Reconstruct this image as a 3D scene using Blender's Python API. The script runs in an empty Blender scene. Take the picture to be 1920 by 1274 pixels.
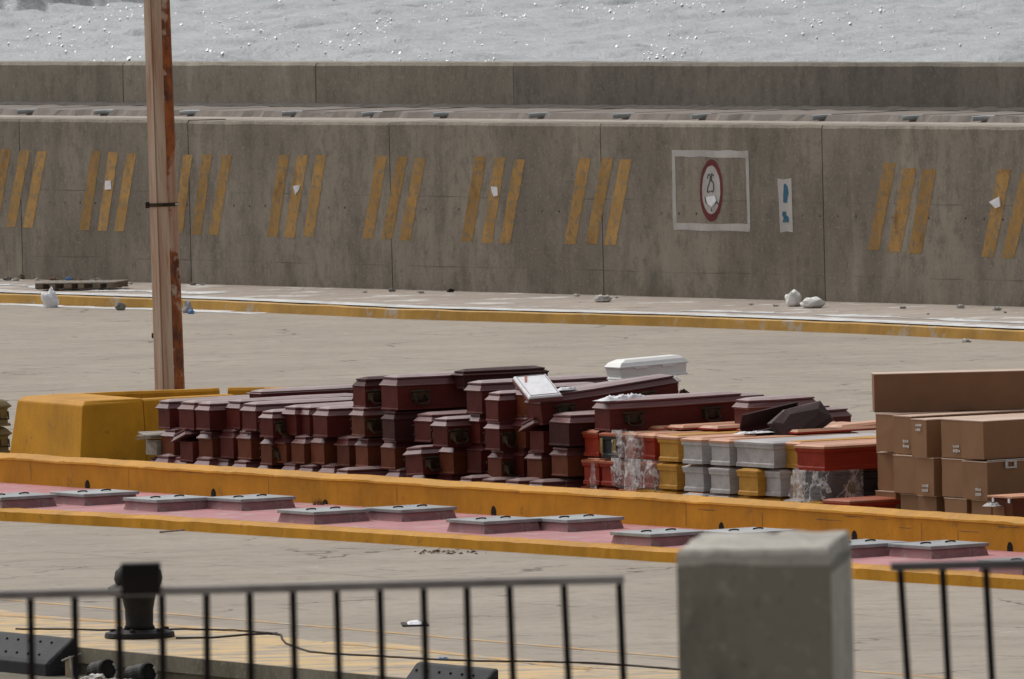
import bpy, bmesh, math, random
import numpy as np
from mathutils import Vector, Matrix, noise as mnoise

scene = bpy.context.scene
C = scene.collection
random.seed(7)

# ------------------------------------------------------------------ camera
FPX, CAMZ = 21333.0, 8.1
PITCH, ROLL = math.atan(909 / FPX), 0.023
R0 = Vector((1, 0, 0)); FW = Vector((0, math.cos(PITCH), -math.sin(PITCH))); U0 = Vector((0, math.sin(PITCH), math.cos(PITCH)))
RT = math.cos(ROLL) * R0 - math.sin(ROLL) * U0
UP = math.sin(ROLL) * R0 + math.cos(ROLL) * U0
cd = bpy.data.cameras.new('camera'); cam = bpy.data.objects.new('camera', cd); C.objects.link(cam)
cam.matrix_world = Matrix(((RT.x, UP.x, -FW.x, 0), (RT.y, UP.y, -FW.y, 0), (RT.z, UP.z, -FW.z, CAMZ), (0, 0, 0, 1)))
cd.lens = 400; cd.sensor_width = 36; cd.clip_start = 1; cd.clip_end = 60000
cd.dof.use_dof = True; cd.dof.focus_distance = 146; cd.dof.aperture_fstop = 19
scene.camera = cam

# ------------------------------------------------------------------ light
SUN_AZ, SUN_EL = math.radians(-42), math.radians(54)      # azimuth from +Y, negative = left
w = bpy.data.worlds.new('World'); scene.world = w; w.use_nodes = True
nt = w.node_tree; bg = nt.nodes['Background']
sky = nt.nodes.new('ShaderNodeTexSky'); sky.sky_type = 'NISHITA'; sky.sun_disc = False
sky.sun_elevation = SUN_EL; sky.sun_rotation = SUN_AZ
sky.air_density = 1.0; sky.dust_density = 6.0; sky.ozone_density = 1.0
hs = nt.nodes.new('ShaderNodeHueSaturation'); hs.inputs['Saturation'].default_value = 0.16
nt.links.new(sky.outputs[0], hs.inputs['Color']); nt.links.new(hs.outputs[0], bg.inputs['Color'])
bg.inputs['Strength'].default_value = 0.13
sd = bpy.data.lights.new('sun', 'SUN'); sd.energy = 0.9; sd.angle = math.radians(5); sd.color = (1, .95, .87)
so = bpy.data.objects.new('sun', sd); C.objects.link(so)
sdir = Vector((math.sin(SUN_AZ) * math.cos(SUN_EL), math.cos(SUN_AZ) * math.cos(SUN_EL), math.sin(SUN_EL)))
so.rotation_euler = sdir.to_track_quat('Z', 'Y').to_euler(); so.location = (0, 100, 60)
scene.view_settings.view_transform = 'Standard'; scene.view_settings.look = 'None'
scene.view_settings.exposure = 0.0; scene.view_settings.gamma = 1

# ------------------------------------------------------------------ measuring helpers (photo pixel -> point on a real plane)
def ray(x, y): return FW + (x - 960) / FPX * RT + (637 - y) / FPX * UP
def at(x, y, z=0.0):
    d = ray(x, y); t = (z - CAMZ) / d.z
    return Vector((0, 0, CAMZ)) + t * d
def fg(x, y, dist): return Vector((0, 0, CAMZ)) + dist * ray(x, y)
def pr(p):
    d = Vector(p) - Vector((0, 0, CAMZ)); k = d.dot(FW)
    return 960 + FPX * d.dot(RT) / k, 637 - FPX * d.dot(UP) / k
ANG = math.radians(57.5)
U = Vector((math.cos(ANG), -math.sin(ANG), 0)); V = Vector((math.sin(ANG), math.cos(ANG), 0))
YAW = math.atan2(V.y, V.x)                                   # local +X along V, local +Y along -U

# ------------------------------------------------------------------ mesh builder
class MB:
    def __init__(s): s.v = []; s.f = []
    def add(s, vs, fs, M=None):
        o = len(s.v)
        s.v += [tuple(M @ Vector(p)) if M else tuple(p) for p in vs]
        s.f += [tuple(i + o for i in f) for f in fs]
        return s
    def box(s, x0, x1, y0, y1, z0, z1, M=None):
        vs = [(x0,y0,z0),(x1,y0,z0),(x1,y1,z0),(x0,y1,z0),(x0,y0,z1),(x1,y0,z1),(x1,y1,z1),(x0,y1,z1)]
        return s.add(vs, [(0,3,2,1),(4,5,6,7),(0,1,5,4),(1,2,6,5),(2,3,7,6),(3,0,4,7)], M)
    def loft(s, rings, caps=True, M=None, close=False):
        n = len(rings[0]); vs = [p for r in rings for p in r]; fs = []
        m = len(rings)
        for k in range(m if close else m - 1):
            for i in range(n):
                a, b = k * n + i, k * n + (i + 1) % n; k2 = (k + 1) % m
                fs.append((a, b, k2 * n + (i + 1) % n, k2 * n + i))
        if caps and not close: fs.append(tuple(range(n - 1, -1, -1))); fs.append(tuple(range((m - 1) * n, m * n)))
        return s.add(vs, fs, M)
    def prism(s, poly, z0, z1, M=None):
        return s.loft([[(x, y, z0) for x, y in poly], [(x, y, z1) for x, y in poly]], True, M)
    def tube(s, pts, r, n=8, M=None):
        pts = [Vector(p) for p in pts]; rings = []
        for i, p in enumerate(pts):
            t = (pts[min(i+1, len(pts)-1)] - pts[max(i-1, 0)]).normalized()
            a = t.cross(Vector((0, 0, 1)));
            if a.length < 1e-3: a = Vector((1, 0, 0))
            a.normalize(); b = t.cross(a); rr = r[i] if isinstance(r, (list, tuple)) else r
            rings.append([tuple(p + rr * (math.cos(q) * a + math.sin(q) * b)) for q in [2*math.pi*k/n for k in range(n)]])
        return s.loft(rings, True, M)
    def lathe(s, prof, n=24, M=None):
        return s.loft([[(r*math.cos(2*math.pi*k/n), r*math.sin(2*math.pi*k/n), z) for k in range(n)] for r, z in prof], True, M)
    def strip(s, pts, M=None):      # list of (a,b) pairs
        vs = [p for ab in pts for p in ab]
        return s.add(vs, [(2*i, 2*i+1, 2*i+3, 2*i+2) for i in range(len(pts)-1)], M)
    def mesh(s, name, m, bev=0, smooth=False):
        me = bpy.data.meshes.new(name); me.from_pydata(s.v, [], s.f)
        bm = bmesh.new(); bm.from_mesh(me)
        bmesh.ops.recalc_face_normals(bm, faces=bm.faces)
        if bev:
            es = [e for e in bm.edges if len(e.link_faces) == 2 and e.calc_face_angle(0) > .5]
            bmesh.ops.bevel(bm, geom=es, offset=bev, segments=2, profile=.6, affect='EDGES', clamp_overlap=True)
        bm.to_mesh(me); bm.free()
        if smooth: me.shade_smooth()
        if m: me.materials.append(m)
        return me
    def build(s, name, m, parent=None, bev=0, smooth=False):
        return link(name, s.mesh(name, m, bev, smooth), parent)
def link(name, me, parent=None):
    o = bpy.data.objects.new(name, me); C.objects.link(o)
    if parent: o.parent = parent
    return o
def tag(o, label=None, cat=None, group=None, kind=None):
    if label: o['label'] = label
    if cat: o['category'] = cat
    if group: o['group'] = group
    if kind: o['kind'] = kind
    return o
def empty(name, M, label=None, cat=None, group=None, kind=None):
    o = bpy.data.objects.new(name, None); C.objects.link(o); o.empty_display_size = .2
    o.matrix_world = M if isinstance(M, Matrix) else Matrix.Translation(M)
    return tag(o, label, cat, group, kind)
def yawM(p, a): return Matrix.Translation(p) @ Matrix.Rotation(a, 4, 'Z')

# ------------------------------------------------------------------ materials
class NT:
    def __init__(s, name):
        s.m = bpy.data.materials.new(name); s.m.use_nodes = True; s.t = s.m.node_tree
        s.b = s.t.nodes['Principled BSDF']; s.out = s.t.nodes['Material Output']
        s.tc = s.t.nodes.new('ShaderNodeTexCoord'); s.co = s.tc.outputs['Object']
    def n(s, t, **k):
        nd = s.t.nodes.new(t)
        for a, b in k.items(): setattr(nd, a, b)
        return nd
    def set(s, nd, **k):
        for a, v in k.items():
            a = a.replace('_', ' ')
            if hasattr(v, 'links') or isinstance(v, bpy.types.NodeSocket): s.t.links.new(v, nd.inputs[a])
            else: nd.inputs[a].default_value = v
        return nd
    def map(s, sc, co=None, loc=(0,0,0), rot=(0,0,0)):
        mp = s.n('ShaderNodeMapping'); s.t.links.new(co or s.co, mp.inputs[0])
        mp.inputs['Scale'].default_value = sc; mp.inputs['Location'].default_value = loc; mp.inputs['Rotation'].default_value = rot
        return mp.outputs[0]
    def noise(s, scale, detail=4, co=None, rough=.55, dist=0):
        nd = s.n('ShaderNodeTexNoise'); s.t.links.new(co or s.co, nd.inputs['Vector'])
        nd.inputs['Scale'].default_value = scale; nd.inputs['Detail'].default_value = detail
        nd.inputs['Roughness'].default_value = rough; nd.inputs['Distortion'].default_value = dist
        return nd.outputs[0]
    def ramp(s, fac, *st):
        nd = s.n('ShaderNodeValToRGB'); s.t.links.new(fac, nd.inputs[0]); e = nd.color_ramp.elements
        while len(e) < len(st): e.new(.5)
        for i, (p, c) in enumerate(st):
            e[i].position = p; e[i].color = (c, c, c, 1) if isinstance(c, (int, float)) else (*c, 1)
        return nd.outputs[0]
    def mix(s, fac, a, b, mode='MIX'):
        nd = s.n('ShaderNodeMix', data_type='RGBA', blend_type=mode)
        for i, v in ((0, fac), (6, a), (7, b)):
            if isinstance(v, bpy.types.NodeSocket): s.t.links.new(v, nd.inputs[i])
            elif i == 0: nd.inputs[0].default_value = v
            else: nd.inputs[i].default_value = (*v, 1) if len(v) == 3 else v
        return nd.outputs[2]
    def math(s, op, a, b=None, c=None):
        nd = s.n('ShaderNodeMath', operation=op)
        for i, v in enumerate((a, b, c)):
            if v is None: continue
            if isinstance(v, bpy.types.NodeSocket): s.t.links.new(v, nd.inputs[i])
            else: nd.inputs[i].default_value = v
        return nd.outputs[0]
    def xyz(s, co=None):
        nd = s.n('ShaderNodeSeparateXYZ'); s.t.links.new(co or s.co, nd.inputs[0]); return nd.outputs
    def rnd(s): return s.n('ShaderNodeObjectInfo').outputs['Random']
    def value(s, col, amt):      # col * (1 + amt*(random-.5)*2)
        f = s.math('MULTIPLY_ADD', s.rnd(), 2 * amt, 1 - amt)
        nd = s.n('ShaderNodeVectorMath', operation='SCALE'); s.t.links.new(col, nd.inputs[0]); s.t.links.new(f, nd.inputs['Scale'])
        return nd.outputs[0]
    def bump(s, h, st=.3, d=.02):
        nd = s.n('ShaderNodeBump'); nd.inputs['Strength'].default_value = st; nd.inputs['Distance'].default_value = d
        s.t.links.new(h, nd.inputs['Height']); s.t.links.new(nd.outputs[0], s.b.inputs['Normal'])
    def fin(s, col=None, rough=.7, spec=.4, metal=0):
        if col is not None: s.t.links.new(col, s.b.inputs['Base Color']) if isinstance(col, bpy.types.NodeSocket) else setattr(s.b.inputs['Base Color'], 'default_value', (*col, 1))
        if isinstance(rough, bpy.types.NodeSocket): s.t.links.new(rough, s.b.inputs['Roughness'])
        else: s.b.inputs['Roughness'].default_value = rough
        s.b.inputs['Specular IOR Level'].default_value = spec; s.b.inputs['Metallic'].default_value = metal
        return s.m

def simple(name, a, b, scale=5, rough=.7, spec=.4, metal=0, rnd=0, bump=0, lo=.35, hi=.65, stretch=(1,1,1), speck=None):
    t = NT(name); co = t.map(stretch)
    c = t.mix(t.ramp(t.noise(scale, 5, co), (lo, 0), (hi, 1)), a, b)
    if speck: c = t.mix(t.ramp(t.noise(scale * 7, 3, co), (.66, 0), (.74, .8)), c, speck)
    if rnd: c = t.value(c, rnd)
    if bump: t.bump(t.noise(scale * 6, 4), bump, .01)
    return t.fin(c, rough, spec, metal)

def mat_ground(name, base, dark, white, wh=.62, crack=.5, yellow=None, wet=None):
    t = NT(name)
    c = t.mix(t.ramp(t.noise(.35, 6, rough=.6), (.35, 0), (.65, 1)), base, tuple(x*.82 for x in base))
    c = t.mix(t.ramp(t.noise(2.3, 7, rough=.75), (.50, 0), (.70, .8)), c, dark)
    c = t.mix(t.ramp(t.noise(5.5, 6, t.map((1,1,1), loc=(7,1,0)), rough=.75), (.58, 0), (.66, .6)), c, tuple(min(1, x*1.35) for x in base))
    c = t.mix(t.ramp(t.noise(9, 5, rough=.7), (.3, .35), (.6, 0)), c, tuple(x*.72 for x in base))
    c = t.mix(t.ramp(t.noise(.9, 6, t.map((1,1,1), loc=(31,7,0)), rough=.72), (wh, 0), (wh+.1, .8)), c, white)
    if yellow:
        yco = t.map((.25,1,1), rot=(0,0,ANG))
        c = t.mix(t.ramp(t.noise(3.2, 6, yco, rough=.7), (.42, 0), (.56, .85)), c, yellow)
    jx = t.xyz(t.map((1,1,1), rot=(0,0,ANG)))
    for k, per in ((0, 6.2), (1, 5.0)):
        d = t.math('ABSOLUTE', t.math('SUBTRACT', t.math('FRACT', t.math('DIVIDE', t.math('ADD', jx[k], t.math('MULTIPLY', t.noise(.8, 3), .12)), per)), .5))
        c = t.mix(t.math('MULTIPLY', t.ramp(d, (.0022, 1), (.006, 0)), t.ramp(t.noise(.6, 3, t.map((1,1,1), loc=(k*9,3,0))), (.42, .1), (.6, .75))), c, tuple(x*.38 for x in base))
    tr_ = t.noise(1, 4, t.map((.05, 1.5, 1), rot=(0, 0, ANG)), rough=.6)
    c = t.mix(t.math('MULTIPLY', t.ramp(tr_, (.53, 0), (.62, .35)), t.ramp(t.noise(.12, 3), (.4, .1), (.6, .7))), c, tuple(x*.5 for x in base))
    c = t.mix(t.ramp(t.noise(.55, 3, t.map((1,1,1), loc=(70,3,0))), (.66, 0), (.74, .45)), c, tuple(x*.35 for x in base))
    # cracks
    vo = t.n('ShaderNodeTexVoronoi', feature='DISTANCE_TO_EDGE'); vo.inputs['Scale'].default_value = .33
    wv = t.n('ShaderNodeVectorMath', operation='ADD'); no = t.n('ShaderNodeTexNoise'); no.inputs['Scale'].default_value = 1.5; no.inputs['Detail'].default_value = 5
    t.t.links.new(t.co, no.inputs['Vector']); t.t.links.new(t.co, wv.inputs[0]); t.t.links.new(no.outputs['Color'], wv.inputs[1]); t.t.links.new(wv.outputs[0], vo.inputs['Vector'])
    cr = t.ramp(vo.outputs['Distance'], (.004, 1), (.012, 0))
    cr = t.math('MULTIPLY', cr, t.ramp(t.noise(.5, 2, t.map((1,1,1), loc=(5,50,0))), (.5, 0), (.6, crack)))
    c = t.mix(cr, c, (.06,.052,.045))
    t.bump(t.noise(14, 5), .25, .01)
    return t.fin(c, .85, .3)

def mat_wall(name, base, dark, dots=False):
    t = NT(name)
    c = t.mix(t.ramp(t.noise(.5, 6, t.map((1,1,.6)), rough=.6), (.40, 0), (.60, 1)), base, dark)
    c = t.mix(t.ramp(t.noise(1.6, 6, t.map((1,1,.12)), rough=.7), (.50, 0), (.70, .5)), c, tuple(x*.62 for x in dark))      # run-down streaks
    c = t.mix(t.ramp(t.noise(1.3, 5, t.map((1,1,.14), loc=(9,3,4)), rough=.65), (.56, 0), (.72, .45)), c, tuple(min(1, x*1.45) for x in base))
    c = t.mix(t.ramp(t.noise(5.5, 6, t.map((1,1,.6), loc=(5,5,5)), rough=.72), (.48, 0), (.68, .6)), c, tuple(x*.58 for x in dark))
    c = t.mix(t.ramp(t.noise(18, 4), (.56, 0), (.70, .45)), c, tuple(x*1.5 for x in base))
    c = t.mix(t.ramp(t.noise(30, 3, t.map((1,1,1), loc=(3,8,1))), (.60, 0), (.74, .6)), c, tuple(x*.5 for x in dark))
    x = t.xyz()
    if dots:
        # damp foot, lift lines and form-tie holes
        foot = t.math('ADD', x[2], t.math('MULTIPLY', t.ramp(t.noise(.9, 5, t.map((1,1,.25))), (.5, 0), (.72, 1)), -1.0))
        c = t.mix(t.math('MULTIPLY', t.ramp(t.math('ADD', foot, .5), (.2, 1), (.75, 0)), t.ramp(t.noise(3, 5, t.map((1,1,.5))), (.35, .1), (.6, .6))), c, tuple(q*.45 for q in dark))
        fx = t.math('MULTIPLY', t.math('SUBTRACT', t.math('FRACT', t.math('DIVIDE', x[0], .5)), .5), .5)
        dz = t.math('SUBTRACT', x[2], t.math('MULTIPLY_ADD', t.noise(.7, 1), .05, 1.64))
        r = t.math('SQRT', t.math('ADD', t.math('MULTIPLY', fx, fx), t.math('MULTIPLY', dz, dz)))
        dm = t.math('MULTIPLY', t.ramp(r, (.014, 1), (.03, 0)), t.ramp(t.noise(1.1, 2), (.4, .25), (.55, 1)))
        c = t.mix(dm, c, (.035,.03,.025))
        for zz in (1.9, .62):
            ln = t.math('ABSOLUTE', t.math('SUBTRACT', x[2], t.math('MULTIPLY_ADD', t.noise(.5, 3), .07, zz - .035)))
            c = t.mix(t.math('MULTIPLY', t.ramp(ln, (.004, 1), (.016, 0)), t.ramp(t.noise(.6, 2, t.map((1,1,0))), (.45, 0), (.6, .6))), c, tuple(q*.4 for q in dark))
    c = t.value(c, .05)
    t.bump(t.noise(11, 5), .35, .012)
    return t.fin(c, .9, .2)

def mat_paint(name, a, chip, dirt, amount=.62, scale=3, rough=.6, rnd=0):
    t = NT(name)
    c = t.mix(t.ramp(t.noise(1.4, 5), (.35, 0), (.65, 1)), a, tuple(x*.80 for x in a))
    c = t.mix(t.ramp(t.noise(1.7, 7, t.map((1,1,.5)), rough=.75), (.46, 0), (.72, .75)), c, tuple(x*.55 for x in a))
    c = t.mix(t.ramp(t.noise(scale, 7, t.map((1,1,1), loc=(2,5,9)), rough=.75), (amount, 0), (amount+.06, .9)), c, chip)
    c = t.mix(t.ramp(t.noise(14, 4, t.map((1,1,1), loc=(12,5,9)), rough=.7), (.66, 0), (.74, .8)), c, dirt)
    if rnd: c = t.mix(t.ramp(t.noise(1.6, 5, t.map((1,1,.6), loc=(3,1,7)), rough=.65), (.56, 0), (.68, .75)), t.value(c, rnd), dirt)
    t.bump(t.noise(12, 5), .3, .01)
    return t.fin(c, rough, .2)

M = {}
M['dock'] = mat_ground('dock concrete', (.362,.312,.255), (.20,.172,.143), (.60,.58,.55), .635, .8)
M['dock_far'] = 0 or mat_ground('far dock concrete', (.36,.315,.268), (.22,.195,.17), (.58,.56,.53), .63, .9)
M['apron'] = mat_ground('worn yellow apron', (.40,.35,.29), (.16,.13,.11), (.6,.56,.5), .68, 1, (.62,.43,.20))
M['pave'] = mat_ground('pavement concrete', (.40,.34,.29), (.24,.2,.17), (.66,.65,.63), .55)
M['wall'] = mat_wall('sea wall concrete', (.285,.25,.202), (.20,.174,.142), True)
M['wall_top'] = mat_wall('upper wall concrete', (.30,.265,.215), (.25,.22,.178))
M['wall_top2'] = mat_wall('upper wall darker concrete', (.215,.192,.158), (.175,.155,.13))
M['ledge'] = mat_ground('ledge concrete', (.40,.35,.30), (.22,.19,.165), (.55,.53,.5), .62)
M['slab'] = mat_ground('ledge slab concrete', (.24,.205,.18), (.15,.13,.115), (.5,.47,.44), .66)
M['yellow'] = mat_paint('ochre yellow paint', (.57,.264,.012), (.33,.16,.02), (.06,.045,.03), .60)
M['yellow_kerb'] = mat_paint('worn yellow kerb paint', (.50,.28,.06), (.40,.34,.27), (.12,.09,.06), .55, 1.1)
M['white_line'] = mat_paint('white worn paint', (.72,.73,.73), (.42,.37,.33), (.3,.27,.24), .52, 1.8)
M['pink'] = mat_paint('faded pink paint', (.50,.225,.235), (.42,.29,.28), (.22,.12,.12), .54, 2.5)
M['pink_dark'] = mat_paint('stained pink paint', (.38,.20,.21), (.33,.25,.24), (.09,.06,.06), .52, 4)
M['stripe'] = mat_paint('yellow stripe paint', (.47,.275,.095), (.25,.195,.125), (.20,.10,.035), .50, 7, .85, rnd=.15)
M['sign_white'] = mat_paint('sign white paint', (.52,.49,.47), (.30,.275,.25), (.2,.18,.16), .62, 5, .85)
M['sign_red'] = mat_paint('sign red paint', (.17,.042,.045), (.15,.10,.09), (.12,.06,.06), .6, 5, .85)
M['sign_black'] = simple('sign black paint', (.04,.04,.045), (.07,.065,.065), 9, .85)
M['sign_blue'] = mat_paint('sign blue paint', (.045,.15,.24), (.17,.22,.25), (.1,.1,.1), .6, 9, .85)
M['joint'] = simple('dark joint filler', (.075,.066,.056), (.11,.097,.085), 8, .95)
M['grey_lid'] = simple('grey metal lid', (.36,.38,.385), (.25,.265,.27), 4, .55, .5, .2, .12, .2, speck=(.14,.13,.12))
M['dark_metal'] = simple('dark metal', (.020,.012,.008), (.055,.034,.016), 11, .5, .2)
M['black_hole'] = simple('black opening', (.018,.016,.015), (.03,.026,.022), 8, .95, .1)
M['fence'] = simple('black fence paint', (.006,.004,.004), (.011,.007,.006), 9, .6, .2)
M['rail_dark'] = simple('dark rail paint', (.09,.08,.085), (.05,.042,.042), 6, .5, .5, 0, 0, .1)
M['rail'] = simple('worn grey rail paint', (.26,.24,.23), (.15,.135,.13), 6, .5, .5, 0, 0, .1)
M['bollard'] = simple('black bollard iron', (.008,.008,.008), (.018,.016,.015), 7, .6, .25, 0, 0, .4, speck=(.07,.05,.035))
M['rubber'] = simple('black rubber', (.014,.015,.018), (.026,.027,.03), 4, .7, .3, 0, 0, .3, speck=(.09,.085,.08))
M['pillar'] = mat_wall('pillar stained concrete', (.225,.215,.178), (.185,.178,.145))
M['pillar_top'] = mat_wall('pillar lit concrete', (.44,.42,.375), (.36,.345,.305))  # lighter than the shaft: light on top and right side painted into the colour
M['quay_face'] = mat_wall('quay face concrete', (.24,.215,.165), (.15,.135,.10))
M['cardboard'] = simple('brown cardboard', (.255,.137,.070), (.22,.116,.058), 2.5, .62, .25, 0, .12, .1, stretch=(1,1,.5))
M['cardboard_dark'] = simple('dark brown cardboard', (.225,.115,.062), (.19,.097,.052), 2.5, .62, .25)
M['card_top'] = simple('pale lit cardboard', (.58,.42,.32), (.50,.35,.26), 2.5, .5, .5, 0, .1)  # paler than the sides: skylight on the box tops painted into the colour
M['print_white'] = simple('white print', (.6,.58,.56), (.45,.42,.39), 30, .8)
M['white_lacq'] = simple('white lacquer', (.82,.82,.80), (.74,.74,.72), 3, .4, .5, speck=None)
M['paper'] = simple('white paper', (.82,.82,.85), (.7,.7,.74), 12, .8)
M['sack'] = simple('white sack weave', (.76,.75,.72), (.62,.6,.57), 8, .85, .3, bump=.5)
M['blue'] = simple('blue plastic', (.10,.22,.48), (.16,.3,.55), 8, .5)
M['greyrub'] = simple('grey rubble', (.2,.19,.18), (.33,.31,.29), 12, .9, rnd=.3)
M['brownrub'] = simple('brown litter', (.14,.085,.06), (.24,.16,.11), 15, .9, rnd=.3)
M['wood_grey'] = simple('weathered grey wood', (.36,.33,.28), (.22,.19,.155), 3, .85, stretch=(.4,6,6))
M['wood_brown'] = simple('weathered pallet wood', (.25,.19,.14), (.14,.10,.075), 3, .85, stretch=(1,6,6), rnd=.2)
M['rope'] = simple('dark rope', (.03,.024,.02), (.06,.045,.035), 20, .9)
M['bone'] = simple('white foam litter', (.6,.58,.55), (.4,.38,.35), 12, .7)
M['beige'] = simple('beige board', (.40,.31,.21), (.3,.23,.16), 5, .8)
M['olive_gold'] = simple('olive gold lacquer', (.24,.19,.09), (.17,.13,.06), 4, .45)
M['gold'] = simple('dull gold trim', (.40,.27,.09), (.25,.16,.06), 20, .45, .5, .4)

def lacquer(name, col, rough=.44, rnd=.16, worn=None, coat=.0, spec=.14, sky_sheen=0):
    t = NT(name)
    c = t.mix(t.ramp(t.noise(2.2, 5, t.map((.5,2,2))), (.35, 0), (.65, 1)), col, tuple(x*.70 for x in col))
    c = t.mix(t.ramp(t.noise(3, 5, t.map((.35,9,9)), rough=.7), (.45, 0), (.7, .55)), c, tuple(x*.55 for x in col))
    c = t.mix(t.ramp(t.noise(18, 4, t.map((.6,1,1), loc=(4,4,1)), rough=.7), (.70, 0), (.76, .6)), c, worn or tuple(min(1, x*2.2+.03) for x in col))
    c = t.value(c, rnd)
    if sky_sheen:      # sky sheen painted as a pale tint on faces that lie upward
        gz = t.xyz(t.n('ShaderNodeNewGeometry').outputs['Normal'])[2]
        c = t.mix(t.math('MULTIPLY', t.ramp(gz, (.62, 0), (.95, sky_sheen)), t.ramp(t.noise(3.5, 5), (.3, .65), (.6, 1))), c, (.46,.37,.355))
    t.b.inputs['Coat Weight'].default_value = coat; t.b.inputs['Coat Roughness'].default_value = .35
    t.bump(t.noise(7, 4), .12, .006)
    return t.fin(c, t.ramp(t.noise(5, 4), (.3, rough), (.7, min(1, rough+.2))), spec)
M['burg'] = lacquer('burgundy lacquer', (.112,.020,.016))
M['burg_lid'] = lacquer('burgundy lid lacquer', (.14,.036,.036), .30, spec=.6, sky_sheen=.55)
M['brown_burg'] = lacquer('brown burgundy lacquer', (.148,.040,.018))
M['dark_burg'] = lacquer('dark burgundy lacquer', (.055,.015,.014))
M['plum'] = lacquer('plum black lacquer', (.058,.034,.034), .55, sky_sheen=.25)
M['red'] = lacquer('red lacquer', (.33,.036,.018))
M['red_lid'] = lacquer('red orange lid lacquer', (.40,.10,.04), .4, spec=.5)
M['ochre'] = lacquer('ochre yellow lacquer', (.54,.275,.05), .45, .07)
M['lav'] = lacquer('pale grey lacquer', (.50,.475,.475), .45, .05)
M['peach'] = lacquer('peach wood lid', (.62,.30,.17), .4, .1, spec=.5)
M['blackwrap'] = lacquer('black lacquer under film', (.035,.035,.04), .35)

def mat_film():
    t = NT('clear plastic film')
    tr = t.n('ShaderNodeBsdfTransparent'); mx = t.n('ShaderNodeMixShader')
    t.bump(t.noise(5, 4, t.map((1,1,.6)), dist=.6), .8, .05)
    t.fin((.80,.77,.77), .18, .8)
    rd = t.math('ABSOLUTE', t.math('SUBTRACT', t.noise(1.7, 4, t.map((1,1,.8), rot=(.5,.2,0)), rough=.55, dist=.25), .5))
    rd2 = t.math('ABSOLUTE', t.math('SUBTRACT', t.noise(3.2, 3, t.map((1,1,.7), loc=(4,4,4), rot=(-.4,0,.3)), rough=.5, dist=.2), .5))
    f = t.math('MAXIMUM', t.ramp(rd, (.0, .75), (.025, .14)), t.ramp(rd2, (.0, .6), (.02, .10)))
    f = t.math('MAXIMUM', f, t.ramp(t.noise(4, 3, t.map((1,1,1), loc=(9,0,2))), (.5, 0), (.66, .5)))
    t.t.links.new(f, mx.inputs[0]); t.t.links.new(tr.outputs[0], mx.inputs[1]); t.t.links.new(t.b.outputs[0], mx.inputs[2])
    t.t.links.new(mx.outputs[0], t.out.inputs['Surface'])
    return t.m
M['film'] = mat_film()

def mat_post():
    t = NT('rusted lamp post paint')
    x = t.xyz()
    nrm = t.xyz(t.tc.outputs['Normal'])
    c = t.mix(t.ramp(t.noise(2, 5, t.map((3,3,.25))), (.4, 0), (.65, 1)), (.45,.29,.205), (.55,.43,.33))
    c = t.mix(t.ramp(t.noise(6, 5, t.map((4,4,.18), loc=(1,2,0)), rough=.7), (.50, 0), (.66, .7)), c, (.30,.135,.06))
    rust = t.mix(t.ramp(t.noise(5, 6, t.map((1,1,.5)), rough=.7), (.4, 0), (.6, 1)), (.36,.10,.022), (.10,.035,.02))
    side = t.ramp(nrm[0], (.35, 0), (.5, 1))
    peel = t.ramp(t.noise(1.3, 4, t.map((1,1,1.0), loc=(0,0,2.3)), rough=.6), (.45, 1), (.49, 0))
    low = t.ramp(x[2], (.0, 1), (1, 0))
    side2 = t.math('MULTIPLY', side, t.math('SUBTRACT', 1, t.math('MULTIPLY', peel, .9)))
    c = t.mix(side2, c, rust)
    seam = t.ramp(t.math('ABSOLUTE', t.math('ADD', x[0], .082)), (.004, 1), (.016, 0))
    c = t.mix(t.math('MULTIPLY', seam, .65), c, (.15,.07,.035))
    t.bump(t.noise(9, 5), .3, .01)
    return t.fin(c, .7, .3)
M['post'] = mat_post()

def mat_water():
    t = NT('sea water')
    n1 = t.noise(1.1, 3, t.map((1, .55, 1)), rough=.6); n2 = t.noise(4.2, 3, t.map((1, .6, 1)), rough=.6)
    h = t.math('ADD', t.math('MULTIPLY', n1, .7), t.math('MULTIPLY', n2, .16))
    t.bump(h, .85, .30)
    at_ = t.n('ShaderNodeAttribute', attribute_name='foam')
    st = t.ramp(t.noise(.32, 7, t.map((2.2, .5, 1)), rough=.75, dist=1.5), (.52, 0), (.60, 1))
    ridge = t.ramp(t.math('ABSOLUTE', t.math('SUBTRACT', t.noise(.55, 6, t.map((.8, .1, 1.6), loc=(8,2,0)), rough=.62, dist=1.0), .5)), (.0, 1), (.03, 0))
    f = t.math('MULTIPLY', at_.outputs['Fac'], t.math('MAXIMUM', t.math('MULTIPLY', ridge, .8), 0))
    deep = t.mix(at_.outputs['Fac'], (.34,.355,.365), (.016,.016,.022))
    c = t.mix(f, deep, (.6,.62,.64))
    t.b.inputs['IOR'].default_value = 1.33
    return t.fin(c, t.ramp(f, (0, .2), (1, .7)), .5)
M['water'] = mat_water()
tw = NT('glint facet water'); tw.b.inputs['IOR'].default_value = 1.33
M['water_glint'] = tw.fin((.34,.355,.365), .2, .5)  # for the added facets that make sun glints on the sea

# ================================================================== SETTING
# --- line measured points
q0, q1 = at(150, 1215), at(770, 1274); qd = (q1 - q0).normalized()
QA, QB = q0 - qd * 60, q0 + qd * 60                            # quay edge
back = Vector((-qd.y, qd.x, 0));
if back.y < 0: back = -back
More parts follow.
